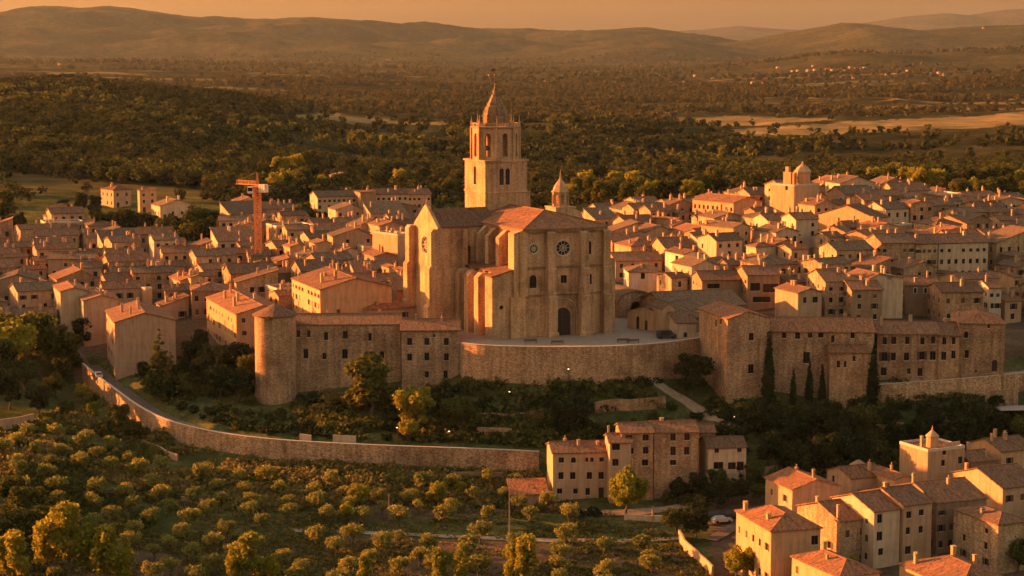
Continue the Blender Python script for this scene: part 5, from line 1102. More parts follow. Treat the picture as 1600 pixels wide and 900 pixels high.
hpx('b15', 1565, 706, 8, 24, 60, 22, 'a', 'ochre', 'tile2', 'house with several bright chimneys at the right edge, level with the turreted house', name='village_house', cat='house', group=g3, Dm=12, chim=[(.1,.4,1.6),(.3,.5,1.9),(.5,.4,1.5),(.7,.6,1.7)])
hpx('b16', 1518, 722, 7, 24, 44, 6, 'a', 'brown', 'tile2', 'shaded low house linking the turreted house with the one of many chimneys', name='village_house', cat='house', group=g3, Dm=9)
p = ground_at(1345, 742, 5); 
tb = empty('water_tank_turret', (p.x, p.y + 3, p.z), 0, 'small round roof turret behind the jumbled low house of the lower village', 'turret'); m = MB(); m.lathe((0, 0, 0), [(1.8, -2), (1.8, 6.4), (2, 6.5), (1.9, 6.7), (.7, 7.5), (.1, 7.8)], 14); m.build('wall', 'brown', tb)

# ------------------------------------------------------------ filler houses of the town, row by row
rf_ = random.Random(23)
PARK = [[(135,352),(150,335),(240,335),(345,330),(345,392),(300,402),(200,392),(140,378)],[(462,342),(520,340),(520,362),(470,365)],[(525,338),(560,338),(560,352),(530,352)],[(0,318),(60,318),(60,372),(0,378)],[(85,325),(160,322),(160,340),(90,345)]]
ZONES = [[(-260,395),(-20,385),(90,362),(160,372),(345,395),(345,352),(420,345),(480,368),(640,362),(700,372),(700,505),(470,505),(400,520),(280,510),(150,500),(60,530),(-260,530)],
         [(905,352),(1030,345),(1100,330),(1210,330),(1300,318),(1420,322),(1520,345),(1700,350),(1900,370),(1900,500),(1600,505),(1500,512),(1380,505),(1190,500),(1010,470),(940,430)]]
def footprint_free(x, y, th, W, D):
    c, s = math.cos(th), math.sin(th)
    for i in range(5):
        for j in range(5):
            a = W * i / 4; b = D * j / 4
            if in_foot(x + a * c - b * s, y + a * s + b * c, .4): return False
    return True
def town_fill():
    global cand2
    th0 = R(20); n = 0; c, s = math.cos(th0), math.sin(th0); cand = []
    for r in range(-6, 60):
        a = -420 + rf_.uniform(0, 6); b = 430 + r * 13.2
        row_th = th0 + R(rf_.uniform(-4, 4))
        while a < 520:
            W = rf_.uniform(7.5, 14); D = rf_.uniform(9.5, 12.5); x = a * c - b * s; y = a * s + b * c
            a += W + (rf_.uniform(1.5, 5) if rf_.random() < .22 else .15)
            if y < 485 or y > 900: continue
            z = zg(x, y); h = rf_.choice((6.5, 7, 7.3, 7.8, 8.2, 8.8, 9.5)); u, v = proj(x + W / 2 * c, y, z + h); ug, vg = proj(x, y, z)
            if u < -120 or u > 1720: continue
            if not any(in_poly(np.array([ug]), np.array([vg]), p)[0] for p in ZONES): continue
            if any(in_poly(np.array([ug]), np.array([vg - 8]), p)[0] for p in PARK): continue
            t = row_th + R(rf_.uniform(-6, 6))
            if not footprint_free(x, y, t, W, D): continue
            cand.append((x, y, z, t, W, D, h)); FOOT.append((x, y, t, W, D))
    nf = len(cand)
    for _ in range(9000):
        y = rf_.uniform(490, 860); u = rf_.uniform(-60, 1680); x = (u - 800) / F * y; W = rf_.uniform(5, 8.5); D = rf_.uniform(6, 9.5); t = th0 + R(rf_.uniform(-8, 8))
        z = zg(x, y) if y < 900 else 0; ug, vg = proj(x, y, z)
        if not any(in_poly(np.array([ug]), np.array([vg]), p)[0] for p in ZONES): continue
        if any(in_poly(np.array([ug]), np.array([vg - 8]), p)[0] for p in PARK): continue
        if not footprint_free(x, y, t, W, D): continue
        FOOT.append((x, y, t, W, D)); cand.append((x, y, z, t, W, D, rf_.uniform(5, 7.6)))
        if len(cand) > 296: break
    for ci, (x, y, z, t, W, D, h) in enumerate(cand):
        far = y > 560; kk = ('far',) if far else ('win', 'shut', 'open')
        wall = rf_.choice(['tan', 'ochre', 'pink', 'brown', 'mixed', 'rubble2', 'pale', 'tan', 'brown', 'mixed', 'rubble2']); rm = rf_.choice(['tile', 'tile2', 'tile3', 'tile2', 'tile3']); roof = rf_.choice('aaaaabb') if rf_.random() < .85 else rf_.choice(['hip', 'flat', 'shed', 'sf'])
        ww = rf_.uniform(.9, 1.25); wins = grid('f', W, h, max(1, int(W / 2.7)), max(1, int(h / 2.9)), kk, w=ww, wh=1.5, miss=.18, rnd=rf_) + grid('l', D, h, max(1, int(D / 4)), max(1, int(h / 3)), kk, miss=.35, rnd=rf_)
        wn = {'tan': 'tan', 'ochre': 'ochre', 'pink': 'pinkish', 'brown': 'brown', 'mixed': 'patchy plastered', 'rubble2': 'reddish stone', 'pale': 'pale'}[wall]
        rn = {'a': 'gabled', 'b': 'gable-fronted', 'hip': 'hip-roofed', 'flat': 'flat-roofed', 'shed': 'lean-roofed', 'sf': 'lean-roofed'}[roof]
        chim = [(rf_.uniform(.1, .9), rf_.uniform(.15, .85), rf_.uniform(1.2, 2.4)) for _ in range(rf_.choice((1, 2, 2, 3)))] if roof != 'flat' else [(.3, .4, 1.6)]
        r = house(Vector((x, y, z)), t, W, D, h, roof, wall, rm, pitch=rf_.uniform(14, 20), wins=wins, chim=chim, name='town_house', cat='house', group=G, ridge=rf_.choice((.5, .5, .5, .4, .6)), ant=rf_.random() < .25, foot=False)
        ITEMS.append((r, ('small ' if ci >= nf else '') + f'{wn} {rn} house', x + W / 2, y, z + h * .8))
    print('fillers', len(cand))
town_fill()
# ------------------------------------------------------------ tower crane
def crane():
    Y = 600; b = at_y(404, 415, Y); zb = zg(b.x, Y) ; top = at_y(404, 294, Y).z
    r = empty('tower_crane', (b.x, Y, zb), 0, 'orange lattice tower crane standing among the roofs on the left', 'crane'); H = top - zb; w = .95
    m = MB()
    for sx in (-w, w):
        for sy in (-w, w): m.tube((sx, sy, -1), (sx, sy, H), .24, n=4)
    n = int(H / 1.9)
    for i in range(n):
        z0, z1 = H * i / n, H * (i + 1) / n
        for (p, q) in (((-w, -w), (w, -w)), ((w, -w), (w, w)), ((w, w), (-w, w)), ((-w, w), (-w, -w))):
            m.tube((*p, z0), (*q, z0), .13, n=4); m.tube((*p, z0), (*q, z1), .13, n=4); m.tube((*q, z0), (*p, z1), .13, n=4)
    m.build('mast', 'crane', r)
    m = MB(); m.tube((-.6, 0, H + .5), (0, 0, H + 5), .14, n=4); m.tube((.6, 0, H + .5), (0, 0, H + 5), .14, n=4); m.tube((0, .6, H + .5), (0, 0, H + 5), .14, n=4); m.box(-1.3, 1.3, -1.3, 1.3, H, H + .6); m.build('tower_head', 'crane', r)
    d = Vector((-.8, .6, 0)).normalized(); e = Vector((d.y, -d.x, 0))
    m = MB(); L = 9; hz = Vector((0, 0, H + 1.0))
    a0, b0, t0 = hz + e * .6, hz - e * .6, hz + Vector((0, 0, 1.2))
    for q in (a0, b0, t0): m.tube(q, q + d * L, .06, n=4)
    for i in range(14):
        p = d * (L * i / 14); q = d * (L * (i + 1) / 14); m.tube(a0 + p, t0 + q, .035, n=3); m.tube(b0 + p, t0 + q, .035, n=3)
    m.build('jib', 'crane', r)
    m = MB(); c = hz - d * 4
    for q in (a0, b0): m.tube(q, q - d * 5.5, .1, n=4)
    for i in range(6): m.tube(a0 - d * (5.5 * i / 6), b0 - d * (5.5 * (i + 1) / 6), .06, n=3)
    m.build('counter_jib', 'crane', r)
    m = MB(); q = hz - d * 3.6
    for k in range(3): p = q + d * (k * .9); m.prism([tuple(p + e * x + d * y + Vector((0, 0, -2.2))) for x, y in ((-.9, -.35), (.9, -.35), (.9, .35), (-.9, .35))], [tuple(p + e * x + d * y + Vector((0, 0, .3))) for x, y in ((-.9, -.35), (.9, -.35), (.9, .35), (-.9, .35))])
    m.build('counterweight', 'cranew', r)
    m = MB(); m.box(-3.0, -1.15, -1.1, .6, H - 1.6, H + .5); cb = m.build('cab', 'cranew', r); m = MB(); m.box(-2.8, -1.4, -1.16, -1.105, H - .9, H + .2); m.build('cab_window', 'glass', cb)
    m = MB(); tp = Vector((0, 0, H + 5)); m.tube(tp, hz + d * 8 + Vector((0, 0, 1.2)), .05, n=3); m.tube(tp, hz - d * 5, .05, n=3); m.build('tie_rods', 'iron', r)
crane()
# ------------------------------------------------------------ poles and lamps
def pole(u, v, h, label, name='utility_pole', mat='polewood', r=.14, arm=False, lamp=False):
    g = ground_at(u, v); root = empty(name, g, 0, label, 'pole' if not lamp else 'street lamp', 'street lamps' if lamp else None)
    m = MB(); m.tube((0, 0, -.6), (0, 0, h), r, r * .65, 8); m.build('post', mat, root)
    if arm: m = MB(); m.box(-.7, .7, -.06, .06, h - .5, h - .38); [m.tube((x, 0, h - .38), (x, 0, h - .15), .05, n=5) for x in (-.6, 0, .6)]; m.build('cross_arm', mat, root)
    if lamp:
        m = MB(); m.tube((0, 0, h), (0, -.5, h + .1), .05, n=5); m.box(-.18, .18, -.85, -.4, h + .06, h + .2); m.build('lamp_head', 'iron', root)
        m = MB(); m.lathe((0, -.62, h - .12), [(.06, 0), (.17, .06), (.17, .13), (.1, .17)], 8); m.build('lamp_bulb', 'lamp', root)
    return root
pole(796, 840, 10.5, 'tallest wooden pole beside the dirt track, left of the farmhouse', arm=True)
pole(608, 812, 5.6, 'shorter pale wooden pole among the olive trees left of centre')
pole(977, 812, 2.6, 'thin pale post beside the golden tree at the lane', r=.1); pole(1020, 815, 3.4, 'stout ochre gatepost at the lane right of the golden tree', name='gatepost', mat='ochre', r=.3)
for u, v, t in [(888, 605, 'lit street lamp on the grass strip below the terrace wall'), (796, 640, 'lit street lamp among dark shrubs left of the garden walls'), (621, 697, 'lit street lamp at the middle of the curving road'),
                (702, 703, 'lit street lamp on the road right of its middle'), (1146, 680, 'lit street lamp above the white-storeyed farmhouse'), (1503, 683, 'lit street lamp on the dark slope left of the white canopy')]:
    pole(u, v + 3, 5.0, t, name='street_lamp', mat='iron', r=.07, lamp=True)
# ------------------------------------------------------------ vehicles and small things
def car(u, v, rz, paint, label, L=4.2, van=False, z=None):
    g = ground_at(u, v) if z is None else at_z(u, v, z); root = empty('parked_van' if van else 'parked_car', g + Vector((0, 0, .25 if z is None else .06)), rz, label, 'van' if van else 'car')
    W = 1.75; H = 2.1 if van else 1.42; hb = .85; m = MB()
    pr = [(-L / 2, .3), (L / 2, .3), (L / 2, hb * .9), (L / 2 - .15, hb), (L * .27, hb + .05), (L * .1, H), (-L * .32, H), (-L * .46, hb + .15), (-L / 2, hb)] if not van else [(-L / 2, .3), (L / 2, .3), (L / 2, 1.0), (L * .36, 1.15), (L * .24, H), (-L / 2 + .05, H)]
    n = len(pr); inn = lambda p: W / 2 if p[1] <= hb + .16 else W / 2 - .16
    A = [(p[0], -inn(p), p[1]) for p in pr]; B = [(p[0], inn(p), p[1]) for p in pr]
    for i in range(n): j = (i + 1) % n; m.poly([A[i], A[j], B[j], B[i]][::-1])
    m.poly(A); m.poly(B[::-1]); m.build('body', paint, root)
    g_ = MB()
    for s in (-1, 1):
        y = s * (W / 2 - .06); q = [(-L * .38, hb + .12), (L * .2, hb + .1), (L * .08, H - .12), (-L * .3, H - .12)]
        pts = [(a, s * (W / 2 - .03 - .13 * (b - hb) / (H - hb)), b) for a, b in q]; g_.poly(pts if s < 0 else pts[::-1])
    x0 = (L * .27, hb + .1) if not van else (L * .35, 1.2); x1 = (L * .12, H - .1) if not van else (L * .255, H - .12)
    g_.poly([(x0[0] + .03, -.7, x0[1]), (x0[0] + .03, .7, x0[1]), (x1[0] + .04, .62, x1[1]), (x1[0] + .04, -.62, x1[1])]); g_.build('window_glass', 'glass', root)
    for sx in (-1, 1):
        for s in (-1, 1):
            m = MB(); m.tube((sx * L * .31, s * (W / 2 - .18), .32), (sx * L * .31, s * (W / 2 + .02), .32), .32, n=14); m.build('wheel', 'rubber', root)
    for s in (-1, 1): m = MB(); m.box(L / 2 - .02, L / 2 + .03, s * .6 - .16, s * .6 + .16, .58, .74); m.build('headlight', 'paleframe', root)
    return root
car(154, 590, R(-70), 'carw', 'white car parked at the start of the road below the tall house', z=-13.4)
car(1128, 818, R(15), 'carw', 'white car parked in the yard left of the hipped ochre house', L=4.3); car(1112, 812, R(20), 'cardark', 'dark car parked left of the white one in the lower yard'); car(1143, 810, R(12), 'cardark', 'dark car parked just right of the white one in the lower yard')
car(1041, 529, R(8), 'cardark', 'dark van parked on the church square by the gabled porch', L=4.9, van=True, z=0)
def cafe_set(u, v, label):
    g = at_z(u, v, .05); root = empty('bench', g, R(8), label, 'bench'); m = MB(); m.box(-1.6, 1.6, -.25, .25, .42, .5); m.build('seat', 'frame', root)
    m = MB(); m.box(-1.6, 1.6, .2, .28, .55, .95); m.build('backrest', 'frame', root)
    for s in (-1.4, 1.4): m = MB(); m.box(s - .05, s + .05, -.22, .22, 0, .42); m.build('leg', 'iron', root)
for u, v, t in ((974, 535, 'left dark bench near the terrace edge right of the church door'), (989, 536, 'right dark bench near the terrace edge right of the church door'), (829, 536, 'dark bench on the terrace at the left foot of the church front'), (871, 538, 'dark bench on the terrace just below the church door')): cafe_set(u, v, t)
# white canopy at the right edge
g = ground_at(1584, 655); r = empty('canopy', g, R(5), 'pale flat canopy on thin posts at the right edge below the stone row', 'canopy')
m = MB(); m.prism([(-4, -2, 2.5), (4, -2, 2.5), (4, 2, 2.5), (-4, 2, 2.5)], [(-3.9, -1.9, 2.75), (3.9, -1.9, 2.75), (3.9, 1.9, 3.0), (-3.9, 1.9, 3.0)]); m.build('roof', 'canvas', r)
for sx in (-3.7, 3.7):
    for sy in (-1.7, 1.7): m = MB(); m.tube((sx, sy, -.5), (sx, sy, 2.5), .06); m.build('post', 'metal', r)
# pergola before the widest farmhouse
g = ground_at(1035, 760); r = empty('pergola', g + Vector((0, 2, 0)), R(4), 'long pale pergola with vine-covered posts below the widest farmhouse', 'pergola')
m = MB(); m.box(-4, 4.5, -1.8, 2.4, 2.7, 2.82)
for i in range(9): m.box(-4 + i * 1.03, -3.86 + i * 1.03, -2.1, 2.7, 2.83, 2.95)
m.build('roof', 'canvas', r)
for i in range(5): m = MB(); m.box(-3.9 + i * 2.0, -3.65 + i * 2.0, -1.8, -1.55, -.8, 2.7); m.build('post', 'paleframe', r)
p = ground_at(1115, 868); 

# ------------------------------------------------------------ individual trees
def tp(kd, u, v, s, name, cat, label=None, text=None, group=None, mat=None, sz=1.0):
    g = ground_at(u, v); return tree(kd, g.x, g.y, s, name, cat, text, group, mat, label, sz)
for u, v, s, t in [(1200, 628, 1.5, 'tallest dark cypress, right against the square stone block'), (1363, 636, 1.45, 'broad tall cypress before the joint of the stone buildings'), (1239, 632, .82, 'leftmost of the three small cypresses before the long building'),
                   (1264, 633, 1.0, 'middle and tallest of the three small cypresses before the long building'), (1284, 633, .92, 'rightmost of the three small cypresses before the long building')]:
    tp('cypress', u, v + 6, s, 'cypress', 'tree', t, group='cypresses before the stone buildings', sz=1.0 if u != 1363 else .95)
def cyp(u, v, s, t): tp('cypress', u, v, s, 'cypress', 'tree', t)
cyp(248, 452, .45, 'tiny dark cypress poking up between roofs above the glowing houses')
B = 'broadleaf tree'
for u, v, s, mt, t in [(580, 652, 1.85, 'leaf', 'large round green tree in front of the long stone building'), (1082, 624, 1.2, 'dark', 'dark round tree at the foot of the terrace wall beside the square block'),
        (897, 690, 1.2, 'dark', 'dark tree under the grass strip, left of the garden path'), (978, 805, 1.15, 'gold', 'golden round tree beside the three-storey farmhouse'), (1055, 838, .7, 'leaf', 'low spreading tree at the top of the sloping garden wall'), (1088, 842, .75, 'dark', 'dark bushy tree in the yard left of the parked cars'),
        (650, 678, 1.2, 'gold', 'tall thin golden tree left of the terrace wall, above the road'), (640, 690, .6, 'gold', 'small yellowish tree at the road beneath the tall thin golden one'), (718, 685, 1.05, 'leaf', 'dull green tree beyond the road under the terrace corner'),
        (690, 660, .8, 'dark', 'dark tree between the golden tree and the terrace wall foot'), (940, 592, .42, 'leaf', 'small tree growing against the terrace wall, right of its middle'), (960, 592, .4, 'dark', 'small dark tree against the terrace wall beside a lighter one')]:
    tp('broad', u, v, s, 'broadleaf_tree', 'tree', t, mat=mt, sz=.82 if s > 1.5 else 1)
tp('conifer', 250, 622, 1.25, 'conifer', 'tree', 'tall pointed conifer in front of the tall house at the road bend', mat='leaf'); tp('conifer', 268, 628, .9, 'conifer', 'tree', 'shorter dark conifer leaning close to the tallest one', mat='dark')
clump = [(15,640,.8),(60,650,.6),(105,655,.42),(-10,610,1.1),(38,618,.85),(88,622,.6),(130,630,.45),(20,590,1.35),(65,588,1.35),(105,592,1.0),(0,570,1.3),(85,575,1.0),(145,655,.35),(50,568,1.25),(-30,640,.8),(-25,580,1.1)]
for u, v, s in clump: tp('broad', u, v, s * 1.3, 'broadleaf_tree', 'tree', text='big leafy tree', group='large trees at the left edge', mat=rt.choice(['leaf', 'gold', 'leaf', 'dark']))
for u, v, s, mt in [(318,612,.9,'dark'),(345,622,1.0,'dark'),(372,628,.95,'dark'),(300,585,.9,'dark'),(330,590,.95,'leaf'),(360,596,1.0,'dark'),(385,608,.9,'leaf'),(290,625,.5,'leaf'),(228,600,.6,'dark'),(215,560,.7,'dark'),(118,515,.8,'dark'),(128,540,.8,'dark'),(108,500,.7,'dark'),(385,585,.8,'dark'),(310,560,.8,'dark')]:
    tp('broad', u, v, s, 'broadleaf_tree', 'tree', text='garden tree', group='garden trees left of the round tower', mat=mt)
for u, v, s in [(1135,665,.6),(1165,680,.8),(1200,690,.95),(1235,700,1.0),(1270,690,1.1),(1310,700,1.05),(1350,690,1.0),(1390,668,.7),(1200,730,.9),(1240,742,.9),(1290,740,1.0),(1330,735,1.05),(1370,740,.95),(1400,700,.7),(1450,672,.8),(1490,665,.7),(1530,680,.9),(1565,690,.8),(1440,690,.7),(1150,720,.9),(1120,700,.6),(1185,655,.6),(1300,660,.7),(1340,660,.8),(1180,765,.7),(1215,770,.6),(1010,770,.35),(1060,780,.6),(1090,775,.6),(1120,770,.6),(1150,760,.7),(1080,740,.5),(1420,640,.35),(1555,640,.5),(1600,700,.9),(1395,775,.6),(1118,792,.6),(1138,786,.65),(1160,780,.55),(1185,782,.5),(1590,890,.8),(1505,700,.9)]:
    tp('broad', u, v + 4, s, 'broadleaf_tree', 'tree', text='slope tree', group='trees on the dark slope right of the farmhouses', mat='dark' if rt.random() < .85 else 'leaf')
for u, v, s in [(160,378,1.1),(180,372,1.0),(205,380,1.2),(232,378,1.1),(255,385,1.0),(280,388,1.1),(300,392,1.2),(322,394,1.2),(340,390,1.0),(150,358,.8),(190,355,.8),(220,362,.9),(270,368,.9),(310,370,1.3),(330,365,.9),(345,375,.8),(490,360,.9),(505,362,.8),(545,352,.8),(536,356,.7),(5,365,1.2),(25,372,1.1),(12,345,1.3),(45,375,.7),(100,340,.8),(125,335,.9),(148,335,.8),(75,372,.7),(593,360,.6),(625,358,.6),(475,352,.9),(680,475,.45),(1490,560,.3)]:
    tp('broad', u, v, s, 'broadleaf_tree', 'tree', text='town park tree', group='trees of the town parks', mat=rt.choice(['dark', 'dark', 'leaf']))
for u, v, s in [(400,312,1.0),(415,300,1.2),(432,310,1.3),(450,300,1.2),(470,306,1.3),(490,298,1.2),(505,308,1.0),(440,285,1.3),(462,280,1.3),(485,276,1.4),(510,285,1.1),(380,300,1.0),(365,310,.9),(545,292,1.1),(565,290,1.0),(585,296,1.0),(605,292,1.1),(625,300,1.2),(645,302,1.2),(665,300,1.2),(685,306,1.3),(700,312,1.2),(420,275,1.2),(530,280,1.0),(715,300,1.1),(840,300,1.0),
                (905,318,1.2),(925,322,1.3),(945,330,1.3),(965,326,1.3),(985,332,1.3),(1003,338,1.2),(1020,326,1.2),(1040,330,1.2),(1060,320,1.2),(1080,326,1.2),(915,300,1.2),(935,296,1.2),(960,300,1.2),(990,304,1.2),(1030,300,1.2),(1055,296,1.2),(1110,298,1.2),(1095,306,1.1),(1125,300,1.1),(890,322,1.0),(1000,318,1.2),(1070,305,1.1),
                (1405,308,1.0),(1420,304,1.2),(1440,310,1.3),(1460,312,1.3),(1480,318,1.3),(1500,322,1.3),(1520,322,1.3),(1540,328,1.4),(1560,325,1.3),(1580,328,1.3),(1600,330,1.3),(1345,296,1.0),(1365,298,1.1),(1385,296,1.1),(1450,296,1.2),(1475,300,1.2),(1510,304,1.2),(1545,305,1.3),(1575,304,1.3),(1600,308,1.3),(1350,282,1.0),(1400,285,1.1),(1620,320,1.3)]:
    tp('broad', u, v, s, 'broadleaf_tree', 'tree', text='rounded woodland tree', group='trees behind the town', mat=rt.choice(['dark', 'leaf', 'leaf', 'gold']))
for u, v, s in [(75,905,1.25),(110,910,1.35),(135,915,1.0),(30,925,1.0),(165,925,1.1),(190,925,.8),(5,915,1.0),(395,925,1.0),(370,925,.8),(568,925,.6),(690,925,.8),(720,930,.7),(820,930,1.0),(800,925,.8),(425,925,.6)]:
    tp('poplar', u, v - 4, s * 1.2, 'poplar', 'tree', text='yellow-green bushy tree', group='yellow trees at the bottom edge')
for u, v, s in [(40,830,1.0),(15,800,.9),(60,850,.9),(185,675,.75),(165,690,.6),(210,690,.6),(20,850,.9)]:
    tp('broad', u, v, s, 'broadleaf_tree', 'tree', text='larger green tree', group='larger trees in the olive grove', mat='leaf')
# olive trees on the terraced slope: rows along contours
SUNB = []; oc = 0
OL = [(-60,700),(60,680),(180,700),(240,735),(330,745),(480,760),(620,770),(700,745),(850,765),(905,800),(950,840),(1060,862),(1080,905),(1110,990),(-100,1010)]
NOOL = [[(440,822),(1080,832),(1080,852),(440,840)],[(700,742),(800,742),(800,760),(700,760)]]
olv = []
for r in range(34):
    y0 = 352 + r * 7.3
    x0 = -150 + rt.uniform(0, 5)
    while x0 < 75:
        x0 += rt.uniform(6.0, 7.9) * (1.25 if r < 7 else 1.0); x = x0; y = y0 + rt.uniform(-.9, .9) + (x + 60) * .06
        z = zg(x, y); u, v = proj(x, y, z)
        if not (-30 < u < 1130 and v < 935): continue
        if not in_poly(np.array([u]), np.array([v]), OL)[0] or any(in_poly(np.array([u]), np.array([v]), p)[0] for p in NOOL): continue
        if rt.random() < .16: continue
        olv.append((x, y))
for (x, y) in olv[:295]:
    s = rt.uniform(.85, 1.25); r = tree('olive', x, y, s, 'olive_tree', 'olive tree', ('small' if s < .96 else 'large' if s > 1.13 else 'round') + ' olive tree', 'olive trees of the grove', 'olive')
print('olives', len(olv))
for u, v, s in [(683,790,.95),(720,775,.6),(560,795,1.0),(540,815,.8),(1150,905,1.2),(1180,905,1.1),(1330,905,.9),(1205,900,.9)]: tp('broad', u, v, s * .6, 'broadleaf_tree', 'tree', text='small golden tree', mat='gold')
# shrubs one can tell apart, below the buildings
for u, v, s in [(282,640,1.5),(300,645,1.3),(365,650,1.3),(390,655,1.1),(470,650,1.5),(500,655,1.2),(530,660,1.4),(700,610,1.4),(725,605,1.6),(755,620,1.2),(800,665,1.8),(835,660,1.6),(770,672,1.5),(1050,640,1.4),(1020,655,1.3),(1110,640,1.4),(1090,655,1.5),(1140,650,1.3),(1160,640,1.3),(990,668,1.6),(950,672,1.5),(1040,668,1.6),(1440,585,1.2),(1480,583,1.6),(1505,582,1.8),(1522,580,1.6),(1400,640,1.2),(1450,645,1.2),(600,670,1.4),(580,665,1.4),(620,655,1.6),(860,655,1.5),(745,640,1.5),(1020,775,1.4),(1045,785,1.6),(1075,790,1.6),(870,800,1.2),(900,806,1.3),(930,805,1.3),(840,800,1.2),(1100,790,1.5),(390,632,1.6),(350,640,1.6),(330,648,1.3),(440,650,1.4),(660,690,1.2),(860,700,1.4),(820,690,1.3),(900,700,1.3),(480,632,2.2),(500,628,2.0),(520,632,2.4),(540,630,2.0),(555,640,2.2),(620,632,2.4),(640,628,2.2),(660,626,2.4),(680,625,2.0),(700,628,2.4),(715,620,2.6),(465,640,1.8),(735,612,2.4),(600,640,2.2),(630,645,2.2),(500,645,2.0),(530,648,1.8)]:
    tp('bush', u, v, s, 'shrub', 'shrub', text='rounded garden shrub', group='garden shrubs on the slopes', mat=rt.choice(['leaf', 'dark', 'dark', 'leaf', 'dry']))

# ------------------------------------------------------------ masses nobody could count
def scatter(name, pts, var, mat, label, smin, smax, rs, tall=1.0):
    chunks = []; pts = np.array(pts); n = len(pts)
    if not n: return
    k = rs.randint(0, len(var), n); s = smin + (smax - smin) * rs.rand(n); a = rs.uniform(0, 6.28, n)
    for j, v in enumerate(var):
        q = np.nonzero(k == j)[0]
        if not len(q): continue
        c, sn = np.cos(a[q]), np.sin(a[q]); ss = s[q]
        X = (v[None, :, 0] * c[:, None] - v[None, :, 1] * sn[:, None]) * ss[:, None] + pts[q, 0][:, None]
        Y = (v[None, :, 0] * sn[:, None] + v[None, :, 1] * c[:, None]) * ss[:, None] + pts[q, 1][:, None]
        ZZ = v[None, :, 2] * ss[:, None] * tall + pts[q, 2][:, None]
        chunks.append(np.stack([X, Y, ZZ], 2).reshape(-1, 3))
    o = link(name, quads_mesh(name, np.concatenate(chunks), mat)); o['kind'] = 'stuff'; o['label'] = label; o['category'] = name.replace('_', ' '); return o
r2 = np.random.RandomState(77)
def lowtree(n, size, rs, R0=3.4, H=8):
    lob = [(0, 0, H * .62, R0 * .8, R0 * .8, H * .33)]
    for i in range(6):
        a = rs.uniform(0, 6.28); r = rs.uniform(.35, .55) * R0; lob.append((R0 * .55 * math.cos(a), R0 * .55 * math.sin(a), rs.uniform(.35, .85) * H, r, r, r * .9))
    return leafcloud(n, lob, size, rs, shell=.7)
V_mid = [lowtree(110, .75, r2) for _ in range(5)]; V_far = [lowtree(26, 1.7, r2) for _ in range(5)]; V_vfar = [lowtree(10, 4.2, r2, 7, 9) for _ in range(4)]
V_shrub = [leafcloud(46, [(0, 0, .5, .8, .8, .55), (.6, .2, .4, .5, .5, .4), (-.4, .4, .35, .6, .5, .4)], .24, r2) for _ in range(5)]
V_tuft = [leafcloud(16, [(0, 0, .15, .5, .5, .22)], .16, r2) for _ in range(4)]
def sample(n, u0, u1, y0, y1, rs):
    """even over the ground"""
    y = np.sqrt(y0 ** 2 + (y1 ** 2 - y0 ** 2) * rs.rand(n)); u = rs.uniform(u0, u1, n); x = (u - 800) / F * y; return x, y
def forest(name, n, y0, y1, var, mat, label, smin, smax, dens_fn, tall=1.0, u0=-420, u1=2050):
    x, y = sample(n, u0, u1, y0, y1, r2); z = Z(x, y); u, v = proj(x, y, z)
    keep = r2.rand(n) < dens_fn(x, y, u, v); 
    for p in FIELDS: keep &= ~(in_poly(u, v, p) & (r2.rand(n) < .93))
    keep &= ~(in_poly(u, v, [(1040,188),(1330,186),(1700,172),(1700,219),(1400,222),(1120,222),(1040,210)]) & (r2.rand(n) < .93))
    keep &= ~(in_poly(u, v, [(450,178),(700,190),(700,206),(560,206),(460,196)]) & (r2.rand(n) < .85))
    st = fbm(x / 260., y / 90., 4, 31); keep &= ~((y > 2100) & (y < 5200) & (st > .30) & (r2.rand(n) < .92))
    for p in ZONES: keep &= ~in_poly(u, v - 4, p)
    x, y, z = x[keep], y[keep], z[keep]
    print(name, len(x)); return scatter(name, np.stack([x, y, z - .3], 1), var, mat, label, smin, smax, r2, tall)
def dn_near(x, y, u, v):
    d = np.clip(fbm(x / 120., y / 120., 4, 41) * 3 + .75, .05, 1)
    for p in DULL: d = np.where(in_poly(u, v, p), d * .07, d)
    d = np.where(v > 318, d * .25, d)
    return d
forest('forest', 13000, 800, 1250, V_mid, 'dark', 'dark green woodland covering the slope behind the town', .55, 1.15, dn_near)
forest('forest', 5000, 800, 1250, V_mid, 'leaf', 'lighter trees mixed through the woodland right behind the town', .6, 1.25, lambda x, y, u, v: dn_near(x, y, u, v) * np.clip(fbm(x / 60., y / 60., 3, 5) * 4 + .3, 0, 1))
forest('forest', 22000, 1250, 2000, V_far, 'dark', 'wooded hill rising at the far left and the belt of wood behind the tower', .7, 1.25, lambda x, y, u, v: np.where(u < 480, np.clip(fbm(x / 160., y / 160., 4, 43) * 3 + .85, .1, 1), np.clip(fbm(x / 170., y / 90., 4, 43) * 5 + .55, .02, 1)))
forest('forest', 4500, 1250, 2000, V_far, 'leaf', 'sunlit tree crowns among the farther hill woods', .7, 1.3, lambda x, y, u, v: np.clip(fbm(x / 100., y / 100., 3, 6) * 4 + .3, 0, 1))
forest('forest', 24000, 2000, 4600, V_far, 'wood_far', 'scattered woods and groves across the distant plain', .9, 1.5, lambda x, y, u, v: np.clip(fbm(x / 240., y / 160., 4, 44) * 4 + .45, .03, 1))
forest('forest', 9000, 4600, 9500, V_vfar, 'wood_far', 'faint woods on the farthest plain and foothills', .9, 1.7, lambda x, y, u, v: np.clip(fbm(x / 500., y / 400., 4, 45) * 4 + .5, .05, 1))
